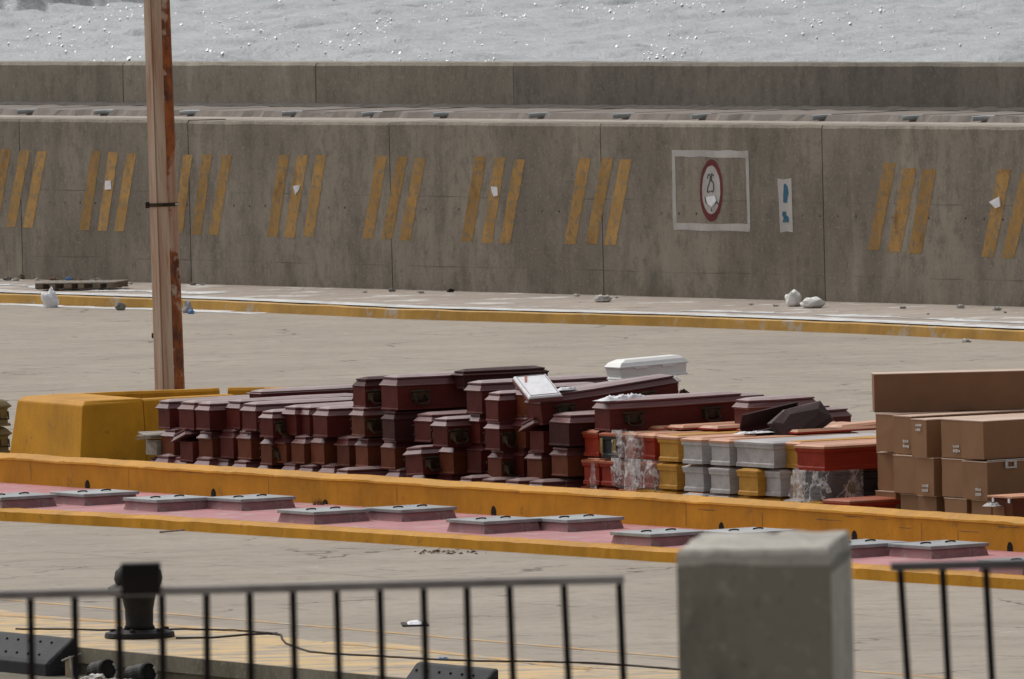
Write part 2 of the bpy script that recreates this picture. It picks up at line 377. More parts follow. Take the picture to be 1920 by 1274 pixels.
# dock ground sheet (quay edge to behind the wall)
WA, WB = at(0, 522, .18), at(1920, 575, .18); WA.z = WB.z = 0
wd = (WB - WA).normalized(); wn = Vector((-wd.y, wd.x, 0))      # wn points back (away from camera)
if wn.y < 0: wn = -wn
far0, far1 = WA - wd * 70 + wn * 1, WB + wd * 60 + wn * 1
ground = MB(); ground.add([tuple(QA), tuple(QB), tuple(far1), tuple(far0)], [(0, 1, 2, 3)])
tag(ground.build('dock_ground', M['dock']), kind='structure')
# worn yellow apron along the quay edge
ap = MB(); pts = []
for i in range(241):
    s = -60 + i * .5; p = q0 + qd * s
    wdt = 2.3 + .5 * mnoise.noise((s * .6, 2, 0)) + .25 * mnoise.noise((s * 2.3, 5, 0))
    pts.append((p + back * .02 + Vector((0,0,.004)), p + back * wdt + Vector((0,0,.004))))
ap.strip(pts); tag(ap.build('quay_apron', M['apron']), kind='structure')
# thin yellow lines on the dock
def ground_line(name, pix, width, m, z=.004, jit=.01, gaps=0):
    P = [at(x, y) for x, y in pix]; mb = MB()
    Q = []
    for a, b in zip(P, P[1:]):
        n = max(2, int((b - a).length / .12))
        for k in range(n): Q.append(a.lerp(b, k / n))
    Q.append(P[-1]); prs = []
    for i, p in enumerate(Q):
        d = (Q[min(i+1, len(Q)-1)] - Q[max(i-1, 0)]).normalized(); nn = Vector((-d.y, d.x, 0))
        w1 = width * .5 + jit * mnoise.noise((i * .37, 1, z)); w2 = width * .5 + jit * mnoise.noise((i * .41, 7, z))
        prs.append((p - nn * w1 + Vector((0,0,z)), p + nn * w2 + Vector((0,0,z))))
    mb.strip(prs); return tag(mb.build(name, m), kind='structure')
M['yline'] = mat_paint('faded yellow line paint', (.58,.36,.15), (.42,.36,.29), (.25,.2,.16), .5, 2.5)
ground_line('road_marking', [(-60, 1119), (300, 1150), (1270, 1233), (1780, 1272), (2100, 1296)], .10, M['yline'], jit=.02)
ground_line('road_marking', [(-60, 1150), (200, 1166), (460, 1184)], .22, M['yline'], .008, .08)
ground_line('road_marking', [(640, 1208), (800, 1222), (960, 1240), (1100, 1256)], .14, M['yline'], .008, .06)
# quay wall face, capping beam
qm = Matrix.Translation(q0) @ Matrix.Rotation(math.atan2(qd.y, qd.x), 4, 'Z')      # local x along quay, local +y = back
qe = empty('quay_wall', qm, 'stained concrete quay wall below the worn yellow dock edge', 'quay wall')
bmv = (qm.inverted().to_3x3() @ back).y
sg = 1 if bmv > 0 else -1
b = MB(); b.box(-60, 60, 0, sg * 1.2, -.16, -.004); b.build('capping_beam', M['quay_face'], qe)
b = MB(); b.box(-60, 60, sg * .05, sg * 1.2, -3.2, -.163); b.build('wall_face', M['quay_face'], qe)
# lower berm / ledge in front of the quay that carries the litter
b = MB(); b.box(-60, 60, -sg * 1.5, sg * .04, -3.2, -.28); b.build('lower_ledge', M['quay_face'], qe)

# --- traffic island: kerb, pink top, parapet
KP = [at(x, y) for x, y in ((-900, 918.5), (0, 977), (300, 993), (640, 1015), (1266, 1056), (1600, 1086), (1920, 1107), (2700, 1160))]
PB = [at(x, y, .15) for x, y in ((-900, 838), (0, 905), (660, 949), (1266, 989), (1920, 1036), (2700, 1092))]
for p in PB: p.z = 0
def along(P, s):       # point on polyline by its U coordinate
    us = [p.dot(U) for p in P]
    for i in range(len(P) - 1):
        if s <= us[i+1] or i == len(P) - 2:
            k = (s - us[i]) / (us[i+1] - us[i]); return P[i].lerp(P[i+1], k)
ulo, uhi = KP[0].dot(U), KP[-1].dot(U)
NS = 420; kb = MB(); prings = []; pk = []
for i in range(NS + 1):
    s = ulo + (uhi - ulo) * i / NS; p = along(KP, s)
    j = lambda a, q: a * mnoise.noise((s * 1.7, q, 0)) + a * .6 * mnoise.noise((s * 5, q, 3))
    zt = .15 + j(.012, 1)
    prings.append([tuple(p + V * j(.02, 2)), tuple(p + V * (.01 + j(.02, 2)) + Vector((0,0,zt - .035))), tuple(p + V * (.06 + j(.012, 4)) + Vector((0,0,zt))), tuple(p + V * .22 + Vector((0,0,zt))), tuple(p + V * .22)])
kb.loft(prings); tag(kb.build('kerb', M['yellow_kerb'] if 0 else M['yellow'], smooth=False), kind='structure')
tp = MB(); tp.strip([(along(KP, ulo + (uhi-ulo)*i/120) + V * .2 + Vector((0,0,.135)), along(PB, max(PB[0].dot(U), min(PB[-1].dot(U), ulo + (uhi-ulo)*i/120))) + V * .1 + Vector((0,0,.15))) for i in range(121)])
tag(tp.build('traffic_island', M['pink']), kind='structure')
pe = empty('parapet_wall', PB[1], 'long low ochre yellow parapet wall in front of the stacked coffins', 'wall')
iv = Matrix.Translation(-PB[1]); plo, phi = PB[0].dot(U), PB[-1].dot(U); rg = []
for i in range(NS + 1):
    s = plo + (phi - plo) * i / NS; p = along(PB, s)
    j = lambda a, q: a * mnoise.noise((s * 1.1, q, 9)) + a * .7 * mnoise.noise((s * 4.3, q, 5))
    zt = .525 + j(.009, 1)
    rg.append([tuple(p + V*.0), tuple(p + V * (.0 + j(.006, 3)) + Vector((0,0,zt - .085))), tuple(p + V * (-.012 + j(.006, 2)) + Vector((0,0,zt - .075))), tuple(p + V * (-.006 + j(.006, 2)) + Vector((0,0,zt - .052 + j(.01, 8)))), tuple(p + V * .095 + Vector((0,0,zt - .004))), tuple(p + V * .17 + Vector((0,0,zt))), tuple(p + V * .19 + Vector((0,0,zt-.02))), tuple(p + V * .19)])
MB().loft(rg, M=iv).build('wall_body', M['yellow'], pe)
for x, y in ((20, 886), (198, 914), (430, 930), (605, 946), (935, 966), (1120, 975), (1325, 997), (1605, 1013), (1912, 1033)):
    g = at(x, y, .15); p = along(PB, g.dot(U)); L = p + V * -.004 + Vector((0,0,.15))
    hgt = random.uniform(.10, .125) if x not in (20, 605, 1120) else .06; hw = .055
    arch = [(-hw, 0), (hw, 0), (hw, hgt*.5), (hw*.6, hgt*.86), (0, hgt), (-hw*.6, hgt*.86), (-hw, hgt*.5)]
    mm = Matrix.Translation(L - PB[1]) @ Matrix(((U.x, V.x, 0, 0), (U.y, V.y, 0, 0), (0, 0, 1, 0), (0, 0, 0, 1)))
    MB().loft([[(a, 0, c) for a, c in arch], [(a, .05, c) for a, c in arch]], M=mm).build('weep_hole', M['black_hole'], pe)
# board and joint lines scratched on the parapet face
for x, y0 in ((58, 0), (240, 0), (500, 0), (738, 0), (1274, 0), (1422, 0), (1730, 0), (1800, 0)):
    g = at(x, 905 + x * .0677, .15); p = along(PB, g.dot(U)) - PB[1]
    mm = Matrix.Translation(p + V * -.003) @ Matrix(((U.x, V.x, 0, 0), (U.y, V.y, 0, 0), (0, 0, 1, 0), (0, 0, 0, 1)))
    zz = .47 - random.uniform(0, .12); z0 = .16 + random.uniform(0, .08)
    MB().add([(-.003, 0, z0), (.005, 0, z0), (.010, 0, (z0+zz)/2), (.003, 0, zz), (-.002, 0, zz), (.003, 0, (z0+zz)/2)], [(0,1,2,3,4,5)], mm).build('crack', M['joint'], pe)
for x, zz, ln in ((130, .47, .5), (345, .44, .9), (560, .46, .6), (700, .455, .4), (900, .45, 1.6), (1100, .44, .9), (1300, .45, .6), (1320, .38, .5), (1560, .36, .7), (1600, .42, .4), (1660, .41, .4), (1700, .33, .3), (1830, .34, .55), (1900, .42, .4)):
    g = at(x, 905 + x * .0677, .15); p = along(PB, g.dot(U)) - PB[1]
    mm = Matrix.Translation(p + V * -.003) @ Matrix(((U.x, V.x, 0, 0), (U.y, V.y, 0, 0), (0, 0, 1, 0), (0, 0, 0, 1)))
    n = 9; vs = [(-ln/2 + ln*i/n, 0, zz + .008*mnoise.noise((i*.8, x, 0)) + .004) for i in range(n+1)] + [(-ln/2 + ln*i/n, 0, zz + .008*mnoise.noise((i*.8, x, 0)) - .005*random.random()) for i in range(n, -1, -1)]
    MB().add(vs, [tuple(range(len(vs)))], mm).build('crack', M['joint'], pe)

# --- inspection chambers on the island
def chamber(cx, cy, label, i, big=True):
    c = at(cx, cy, .15)
    e = empty('inspection_chamber', yawM(c + Vector((0,0,.0)), YAW + random.uniform(-.02, .02)), label, 'access chamber', 'grey lidded access chambers on the pink island')
    a, b = .40, .42     # along v , along u
    h = .092
    MB().loft([[(-a, -b, -.02), (a, -b, -.02), (a, b, -.02), (-a, b, -.02)], [(-a+.03, -b+.03, h), (a-.03, -b+.03, h), (a-.03, b-.03, h), (-a+.03, b-.03, h)]]).build('plinth', M['pink_dark'], e, .008)
    l = MB().box(-a-.0, a+.0, -b-.0, b+.0, h+.002, h+.042).build('lid', M['grey_lid'], e, .006)
    for sx in (-.17, .17):
        MB().tube([(sx-.07, .01, h+.044), (sx-.06, 0, h+.054), (sx, .0, h+.058), (sx+.05, 0, h+.054), (sx+.06, -.01, h+.044)], .010, 6).build('lid_handle', M['dark_metal'], l)
# chamber centres (pixel of plinth-top centre), near / far of each pair
CH = [(24, 944, 'at the left frame edge nearest the kerb'), (178, 938, 'beside the parapet below the yellow barrier block'),
      (315, 949, 'near the kerb in the second pair from the left'), (470, 948, 'near the parapet in the second pair from the left'),
      (607, 972, 'near the kerb below the left end of the burgundy stacks'), (770, 968, 'near the parapet below the burgundy coffins with black handles'),
      (926, 990, 'near the kerb in the middle pair'), (1082, 987, 'near the parapet in the middle pair, below the red coffins'),
      (1236, 1014, 'partly hidden by the left side of the concrete pillar'), (1400, 1012, 'mostly hidden behind the concrete pillar'),
      (1610, 1035, 'peeking out at the right side of the concrete pillar'), (1760, 1037, 'right of the concrete pillar, beside the parapet'),
      (1930, 1068, 'cut off by the right frame edge behind the gate bars')]
for i, (x, y, t_) in enumerate(CH): chamber(x, y + 4, 'grey lidded pink access chamber ' + t_, i)

# --- pavement and kerb by the sea wall
SK = [at(x, y) for x, y in ((-900, 515), (0, 569), (420, 583), (760, 599), (1266, 613), (1600, 626), (1920, 641), (2900, 684))]
su0, su1 = SK[0].dot(wd), SK[-1].dot(wd)
def alongw(P, s):
    us = [p.dot(wd) for p in P]
    for i in range(len(P) - 1):
        if s <= us[i+1] or i == len(P) - 2:
            k = (s - us[i]) / (us[i+1] - us[i]); return P[i].lerp(P[i+1], k)
rg = []
for i in range(321):
    s = su0 + (su1 - su0) * i / 320; p = alongw(SK, s); j = .012 * mnoise.noise((s * 1.3, 4, 4)); zt = .18 + .012 * mnoise.noise((s * .9, 1, 2))
    rg.append([tuple(p), tuple(p + wn * (.02 + j) + Vector((0,0,zt-.02))), tuple(p + wn * .05 + Vector((0,0,zt))), tuple(p + wn * .3 + Vector((0,0,zt))), tuple(p + wn * .3)])
tag(MB().loft(rg).build('pavement_kerb', M['yellow_kerb']), kind='structure')
WL = lambda s: WA + wd * (s - WA.dot(wd))
tag(MB().strip([(alongw(SK, su0+(su1-su0)*i/60) + wn*.28 + Vector((0,0,.172)), WL(su0+(su1-su0)*i/60) + wn*.1 + Vector((0,0,.172))) for i in range(61)]).build('pavement', M['pave']), kind='structure')
def wline(name, off, width, z, m, s0=0, s1=1, jit=.1):
    prs = []
    for i in range(400):
        s = su0 + (su1-su0) * (s0 + (s1-s0) * i / 399); p = alongw(SK, s)
        a = off + jit * mnoise.noise((s*.8, off, 1)); b_ = off + max(.02, width + jit * 1.3 * mnoise.noise((s*1.1, off, 6)) + jit*.6*mnoise.noise((s*4, off, 2)))
        prs.append((p + wn*a + Vector((0,0,z)), p + wn*b_ + Vector((0,0,z))))
    return tag(MB().strip(prs).build(name, m), kind='structure')
wline('painted_line', .09, .6, .20, M['white_line'], jit=.05)
wline('painted_line', 1.7, .5, .18, M['white_line'], .0, .40, .5)
wline('painted_line', 1.5, .3, .18, M['white_line'], .62, 1, .3)
wline('painted_line', -.55, .5, .006, M['white_line'], .0, .47, .25)

# --- the sea wall
wyaw = math.atan2(wd.y, wd.x)
we = empty('sea_wall', yawM(WA, wyaw), 'tall grey concrete sea wall with faded yellow stripes, between dock and sea', 'wall')
winv = we.matrix_world.inverted()
ly = lambda x, y, z: winv @ at(x, y, z)
ZL = 3.25
def wall_x(px, py):    # local (x,z) on the wall face under a photo pixel
    d = ray(px, py); o = Vector((0, 0, CAMZ)); t = (WA - o).dot(wn) / d.dot(wn); q = winv @ (o + t * d); return q.x, q.z
JX = [wall_x(x, 400)[0] for x in (-560, -330, -120, 60-20, 356, 733, 1129, 1544, 2010, 2500)]
ZT = [3.25, 3.25, 3.25, 3.25, 3.235, 3.25, 3.25, 3.25, 3.25, 3.25]
for i, (a, b_) in enumerate(zip(JX, JX[1:])):
    zt = ZT[i]; n = 40; rgs = []
    for k in range(n + 1):
        x = a + .012 + (b_ - a - .024) * k / n; q = .014 * mnoise.noise((x * 1.5, 3, 0)) + .008 * mnoise.noise((x * 6, 1, 0))
        rgs.append([(x, 0, -.1), (x, 0, zt - .05 + q), (x, .03, zt + q), (x, .9, zt), (x, .9, -.1)])
    MB().loft(rgs).build('wall_panel', M['wall'], we)
MB().box(JX[0], JX[-1], .06, .88, -.1, 3.222).build('joint_filler', M['joint'], we)
# ledge behind the lower wall
yU = ly(960, 212, ZL).y                                   # distance of the upper wall
MB().box(JX[0], JX[-1], .89, yU + 1, 2.6, ZL - .03).build('ledge', M['ledge'], we)
yS = ly(960, 220.5, ZL).y
DR = [(75, 207), (225, 207), (370, 208), (510, 210), (660, 213), (812, 214), (968, 214), (1128, 216), (1292, 217), (1462, 217), (1630, 221), (1805, 222)]
dx = [(winv @ at(x, y, ZL)).x for x, y in DR]
dx = [dx[0] - 3.4, dx[0] - 1.7] + dx + [dx[-1] + 2, dx[-1] + 4]
for a, b_ in zip(dx, dx[1:]):
    n = 14; rgs = []
    for k in range(n + 1):
        x = a + .10 + (b_ - a - .2) * k / n; q = .02 * mnoise.noise((x * 2, 5, 0))
        rgs.append([(x, yS + q*8, ZL-.05), (x, yS + .1 + q*8, ZL + .085 + q), (x, yU - .05, ZL + .10 + q), (x, yU - .05, ZL-.05)])
    MB().loft(rgs).build('ledge_slab', M['slab'], we)
for x in dx:
    mm = Matrix.Translation((x, yS + .05, ZL + .05)) @ Matrix.Rotation(random.uniform(-.3, .3), 4, 'Z')
    MB().tube([(-.10, -.22, -.01), (.0, 0, .0), (.10, .12, .0)], .045, 8, mm).build('drain_pipe', M['grey_lid'], we)
# upper wall
def up_x(px, py):
    d = ray(px, py); o = Vector((0, 0, CAMZ)); base = WA + wn * yU; t = (base - o).dot(wn) / d.dot(wn); q = winv @ (o + t * d); return q.x, q.z
UX = [up_x(x, 160)[0] for x in (-560, -140, 231, 592, 963, 1500, 2100, 2700)]
for i, (a, b_) in enumerate(zip(UX, UX[1:])):
    zt = up_x(960, 118)[1]; n = 40; rgs = []
    for k in range(n + 1):
        x = a + (.014 if i < 4 else 0) + (b_ - a - (.028 if i < 4 else 0)) * k / n; q = .012 * mnoise.noise((x * 1.1, 13, 0))
        rgs.append([(x, yU, ZL - .1), (x, yU, zt - .06 + q), (x, yU + .05, zt + q), (x, yU + .8, zt + q), (x, yU + .8, ZL - .1)])
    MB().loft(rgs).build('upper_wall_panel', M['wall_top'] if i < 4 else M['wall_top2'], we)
MB().box(UX[0], UX[-1], yU + .06, yU + .7, ZL - .1, zt - .12).build('joint_filler', M['joint'], we)
MB().strip([((UX[0] + (UX[-1]-UX[0])*i/200, yU - .25 + .1*mnoise.noise((i*.7, 2, 0)), ZL + .104), (UX[0] + (UX[-1]-UX[0])*i/200, yU - .003, ZL + .16 + .05*mnoise.noise((i*.9, 4, 0)))) for i in range(201)]).build('debris_line', M['joint'], we)

# painted stripes on the wall
def wall_poly(pix, name, m, off=.004, parent=None, jit=0):
    q = [wall_x(x, y) for x, y in pix]
    vs = [(x + random.uniform(-jit, jit), -off, z + random.uniform(-jit, jit)) for x, z in q]
    return MB().add(vs, [tuple(range(len(vs)))]).build(name, m, parent or we)
def stripe(xt, yt, xb, yb, wpx):
    n = 10; L, Rr = [], []
    for k in range(n + 1):
        f = k / n; x = xt + (xb - xt) * f; y = yt + (yb - yt) * f
        L.append((x + random.uniform(-.55, .55), y)); Rr.append((x + wpx + random.uniform(-.55, .55), y + random.uniform(-.3, .3)))
    q = [wall_x(*p) for p in L + Rr[::-1]]; N = n + 1
    vs = [(x, -.004, z) for x, z in q]
    fs = [(k, k+1, 2*N-2-k, 2*N-1-k) for k in range(n)]
    MB().add(vs, fs).build('painted_stripe', M['stripe'], we)
GR = [  # top-left x of each stripe, top y, bottom-left x, bottom y, width
 [(3, 280, -22, 425, 18), (38, 282, 11, 426, 18), (70, 284, 43, 427, 18)],
 [(172, 283, 149, 432, 18), (204, 285, 183, 433, 18), (238, 288, 214, 434, 18)],
 [(344, 290, 326, 437, 17), (380, 290, 359, 440, 18), (417, 291, 391, 441, 18)],
 [(524, 290, 501, 444, 19), (558, 291, 532, 446, 20), (593, 291, 569, 444, 19)],
 [(706, 293, 680, 448, 20), (745, 294, 715, 449, 20), (779, 297, 749, 451, 20)],
 [(891, 294, 865, 453, 21), (928, 296, 903, 456, 20), (965, 299, 937, 457, 20)],
 [(1086, 297, 1058, 458, 22), (1129, 297, 1098, 458, 21), (1163, 299, 1133, 460, 22)],
 [(1658, 306, 1626, 469, 22), (1694, 316, 1664, 473, 25), (1731, 318, 1703, 476, 25)],
 [(1872, 318, 1840, 482, 24), (1916, 322, 1878, 484, 24), (1958, 326, 1920, 488, 24)]]
for g in GR:
    for s in g: stripe(*s)
for x0 in (-30, -200, -380):
    for k in range(3): stripe(x0 - 95 + k * 32, 277 + k, x0 - 120 + k * 32, 421, 17)
# painted sign: frame > ring, disc, numerals
def quadstrip(pix, name, m, off, parent):
    return wall_poly(pix, name, m, off, parent)
fr = MB()
def wq(pix, off=.004):
    return [(x, -off, z) for x, z in (wall_x(*p) for p in pix)]
for pix in ([(1260, 282), (1403, 283), (1404, 296), (1260, 294)], [(1262, 418), (1407, 421), (1406, 435), (1264, 431)],
            [(1260, 294.3), (1266, 294.5), (1269, 417.7), (1262, 417.6)], [(1398, 296.3), (1404, 296.4), (1407, 420.6), (1402, 420.4)]):
    n = 8; e0, e1 = wq(pix[:2]), wq([pix[3], pix[2]])
    a = [Vector(e0[0]).lerp(Vector(e0[1]), k/n) + Vector((0, 0, random.uniform(-.012, .012))) for k in range(n+1)]
    c_ = [Vector(e1[0]).lerp(Vector(e1[1]), k/n) + Vector((0, 0, random.uniform(-.012, .012))) for k in range(n+1)]
    fr.strip(list(zip(a, c_)))
frame = fr.build('painted_sign', M['sign_white'], we)
frame['label'] = 'white painted square frame round a red ringed speed sign'
def ellipse(cx, cy, rx, ry, n=40): return [(cx + rx*math.cos(2*math.pi*k/n) - (cy*0 + ry*math.sin(2*math.pi*k/n))*.0, cy + ry*math.sin(2*math.pi*k/n)) for k in range(n)]
wall_poly(ellipse(1334, 357.5, 21.5, 58.5), 'red_ring', M['sign_red'], .004, frame, .006)
wall_poly(ellipse(1334, 356.5, 17, 45.5), 'white_disc', M['sign_white'], .007, frame, .004)
def strokes(lines, name, m, off, parent, wpx):
    mb = MB()
    for ln in lines:
        for (x0, y0), (x1, y1) in zip(ln, ln[1:]):
            d = Vector((x1-x0, y1-y0, 0)).normalized(); nx, ny = -d.y * wpx / 2, d.x * wpx / 2
            ex, ey = d.x * wpx * .35, d.y * wpx * .35
            mb.add(wq([(x0+nx-ex, y0+ny-ey), (x1+nx+ex, y1+ny+ey), (x1-nx+ex, y1-ny+ey), (x0-nx-ex, y0-ny-ey)], off + random.uniform(0, .0015)), [(0,1,2,3)])
    return mb.build(name, m, parent)
strokes([[(1327, 335), (1328.5, 328), (1331, 327), (1332.5, 331), (1332, 339), (1328, 352), (1327, 360.5), (1332.5, 360)]], 'numeral_two', M['sign_black'], .010, frame, 1.9)
strokes([[(1339, 330), (1335, 326), (1334.5, 340), (1337, 340.5), (1339, 347), (1338.5, 357), (1336.5, 360.5), (1333.8, 358)]], 'numeral_five', M['sign_black'], .010, frame, 1.9)
strokes([[(1323, 370), (1324, 379), (1330, 386)], [(1341, 371), (1343, 382)], [(1344, 377), (1347, 383)], [(1334, 392), (1335.5, 396)]], 'worn_lettering', M['sign_black'], .010, frame, 1.8)
pn = wall_poly([(1458, 335), (1470, 337), (1484, 334), (1485.5, 385), (1487, 436), (1475, 434), (1463, 437), (1461, 385)], 'painted_panel', M['sign_white'], .004)
pn['label'] = 'small white upright panel with smeared blue marks'
wall_poly([(1470, 347), (1473, 344), (1477, 350), (1479, 362), (1477, 371), (1476, 381), (1469, 380), (1469, 366)], 'blue_mark', M['sign_blue'], .008, pn)
wall_poly([(1468, 397), (1474, 397), (1475, 404), (1479, 407), (1480, 417), (1468, 417), (1470, 409), (1467, 404)], 'blue_mark', M['sign_blue'], .008, pn)
# rust runs under the paper hooks
for x, y, h in ((560, 300, 46), (1102, 300, 60), (1140, 330, 44), (1690, 340, 55)):
    pass

# --- sea
SEA = -1.8
b = MB(); b.add([(-30000, -200, SEA-.75), (30000, -200, SEA-.75), (30000, 40000, SEA-.75), (-30000, 40000, SEA-.75)], [(0,1,2,3)])
tag(b.build('sea', M['water']), kind='structure')
xs = np.arange(-44, 44.01, .22); ys = np.concatenate([np.arange(500, 860, .42), np.arange(860, 960, 1.0)])
X, Y = np.meshgrid(xs, ys); Z = np.zeros_like(X); rs = np.random.RandomState(3)
for lam, amp, cnt in ((26, .20, 4), (13, .15, 6), (6, .085, 8), (2.8, .036, 9), (1.5, .014, 9)):
    for _ in range(cnt):
        th = rs.normal(-math.pi/2, .75); l = lam * rs.uniform(.7, 1.4); ph = rs.uniform(0, 6.28); k = 2*math.pi/l
        q = k * (X*math.cos(th) + Y*math.sin(th)) + ph
        Z += amp / math.sqrt(cnt) * 1.6 * (np.sin(q) + .25 * np.sin(2*q + 1.2))
# big swell face with foam in the upper left
l0, l1 = at(0, 36, SEA), at(470, 1, SEA)
ldx, ldy = (l1 - l0).normalized().x, (l1 - l0).normalized().y
dist = (X - l0.x) * (-ldy) + (Y - l0.y) * ldx
if (-ldy * 0 + ldx * 1) < 0: dist = -dist
dist = dist + 1.4*np.sin(X*.55) + .6*np.sin(X*1.4+1) + .15*np.sin(X*4.1)
sm = np.clip(dist / 3.4, 0, 1); dn = np.clip((dist - 4) / 25, 0, 1); dn = dn*dn*(3-2*dn)
Z += 2.7 * sm * (1 - dn) + .16 * np.exp(-((dist+1.5)/1.6)**2)
foam = np.clip(sm * 1.2, 0, 1) * (dist < 30)
Zs = Z + SEA
n0, n1 = X.shape
me = bpy.data.meshes.new('water'); V3 = np.stack([X, Y, Zs], -1).reshape(-1, 3).astype(np.float32)
idx = np.arange(n0*n1).reshape(n0, n1); F4 = np.stack([idx[:-1,:-1], idx[:-1,1:], idx[1:,1:], idx[1:,:-1]], -1).reshape(-1, 4)
me.vertices.add(len(V3)); me.vertices.foreach_set('co', V3.ravel()); me.loops.add(F4.size); me.loops.foreach_set('vertex_index', F4.ravel().astype(np.int32))
me.polygons.add(len(F4)); me.polygons.foreach_set('loop_start', np.arange(0, F4.size, 4, dtype=np.int32)); me.polygons.foreach_set('loop_total', np.full(len(F4), 4, dtype=np.int32))
me.update(calc_edges=True); fa = me.attributes.new('foam', 'FLOAT', 'POINT'); fa.data.foreach_set('value', foam.ravel().astype(np.float32))
me.shade_smooth(); me.materials.append(M['water']); tag(link('water', me), kind='structure')

# small facets added on the sea, all tilted to flash the sun towards the camera
cv = []; cf = []; rs2 = np.random.RandomState(11)
def zat(x, y):
    i = np.clip(np.searchsorted(ys, y), 0, n0-1); j = np.clip(np.searchsorted(xs, x), 0, n1-1); return Zs[i, j]
FACE = (sdir + Vector((0, -1, .015))).normalized()
cnt = 0
while cnt < 2600:
    x, y = rs2.uniform(-30, 30), rs2.uniform(525, 850)
    if mnoise.noise((x*.16, y*.012, 4)) + .35*mnoise.noise((x*.5, y*.05, 2)) < rs2.uniform(-.5, .5): continue
    if zat(x, y) < SEA + .10: continue
    n_ = (FACE + Vector(rs2.normal(0, .022, 3))).normalized()
    t1 = Vector((-n_.y, n_.x, 0)).normalized(); t2 = n_.cross(t1)
    a_ = rs2.choice([.025, .04, .055, .075], p=[.40, .34, .2, .06]) * rs2.uniform(.8, 1.3); b_ = a_*rs2.uniform(.8, 1.6)
    c_ = Vector((x, y, zat(x, y) + b_*.5 + .01)); o_ = len(cv); K = 10
    cv.append(tuple(c_))
    ir = rs2.uniform(.55, 1.25, K)
    for q in (.5, 1.0):
        for k in range(K):
            q = q if q < 1 else 1.0
            u_, v_ = q*ir[k]*math.cos(2*math.pi*k/K), q*ir[k]*math.sin(2*math.pi*k/K)
            cv.append(tuple(c_ + t1*a_*u_ + t2*b_*v_ - n_*(.045*q*q*(a_ + b_)*.5)))
    cv.append(tuple(c_ - Vector((n_.x, n_.y, 0))*a_*3 - Vector((0, 0, b_*.9 + .06))))
    for k in range(K):
        k2 = (k+1) % K
        cf.append((o_, o_+1+k, o_+1+k2)); cf.append((o_+1+k, o_+1+K+k, o_+1+K+k2, o_+1+k2)); cf.append((o_+1+K+k, o_+1+2*K, o_+1+K+k2))
    cnt += 1
mb = MB(); mb.v = cv; mb.f = cf
tag(mb.build('water', M['water_glint'], smooth=False), kind='structure')

# --- terrace in the foreground that carries pillar and gates (below the picture)
tag(MB().box(-40, 40, -30, 32.2, -3, 4.9).build('terrace', M['dock']), kind='structure')

# ================================================================== LAMP POST, YELLOW BARRIERS
pb = at(321, 800)
lean = Matrix.Rotation(math.radians(-.55), 4, 'Y')
pe2 = empty('lamp_post', Matrix.Translation(pb) @ lean, 'tall rusty beige octagonal lamp post behind the yellow barrier block', 'lamp post')
def octr(r, z, off=.0): return [(r*math.cos(math.pi/4*k + off), r*math.sin(math.pi/4*k + off), z) for k in range(8)]
MB().loft([octr(.228 - .0052*z, z, .32) for z in np.linspace(0.03, 10, 12)]).build('shaft', M['post'], pe2, 0)
MB().box(-.33, .33, -.33, .33, 0, .03).build('base_plate', M['dark_metal'], pe2)
zb = 3.17
MB().loft([octr(.225, zb, .32), octr(.225, zb+.05, .32)]).build('clamp_band', M['dark_metal'], pe2)
MB().box(-.26, -.2, -.06, .02, zb-.02, zb+.07).build('clamp_bolt', M['dark_metal'], pe2)
MB().box(.17, .215, -.135, -.06, zb+.01, zb+.045).build('clamp_lug', M['bone'], pe2)
MB().box(-.235, -.205, -.05, .03, 1.28, 1.35).build('terminal_bolt', M['dark_metal'], pe2)

def barrier(P, name, label, h, wb, wt, ends=True):
    e = empty(name, P[0], label, 'barrier', 'ochre yellow concrete barrier blocks')
    mb = MB(); rg = []
    PP = []
    for a, b_ in zip(P, P[1:]):
        n = max(2, int((b_-a).length/.25)); PP += [a.lerp(b_, k/n) for k in range(n)]
    PP.append(P[-1])
    for i, p in enumerate(PP):
        d = (PP[min(i+1, len(PP)-1)] - PP[max(i-1,0)]).normalized(); nn = Vector((-d.y, d.x, 0)); q = p - P[0]
        j = .008*mnoise.noise(tuple(p*2.1)); k = .012 * mnoise.noise(tuple(p*1.3))
        e0 = .07 if i == 0 else 0
        rg.append([tuple(q - nn*wb/2 - d*e0), tuple(q - nn*(wb*.35+wt*.15) + Vector((0,0,h*.4))- d*e0*.6), tuple(q - nn*(wt/2) + Vector((0,0,h-.035+k))), tuple(q - nn*(wt/2-.03) + Vector((0,0,h+k+j))),
                   tuple(q + nn*(wt/2-.03) + Vector((0,0,h+k))), tuple(q + nn*(wt/2) + Vector((0,0,h-.035+k))), tuple(q + nn*(wb*.35+wt*.15) + Vector((0,0,h*.4))- d*e0*.6), tuple(q + nn*wb/2- d*e0)])
    mb.loft(rg).build('barrier_body', M['yellow'], e)
    return e
hb = .86
c0, c1 = at(33, 743, hb), at(155, 753, hb); c0.z = c1.z = 0
ue = (c1 - c0).normalized()
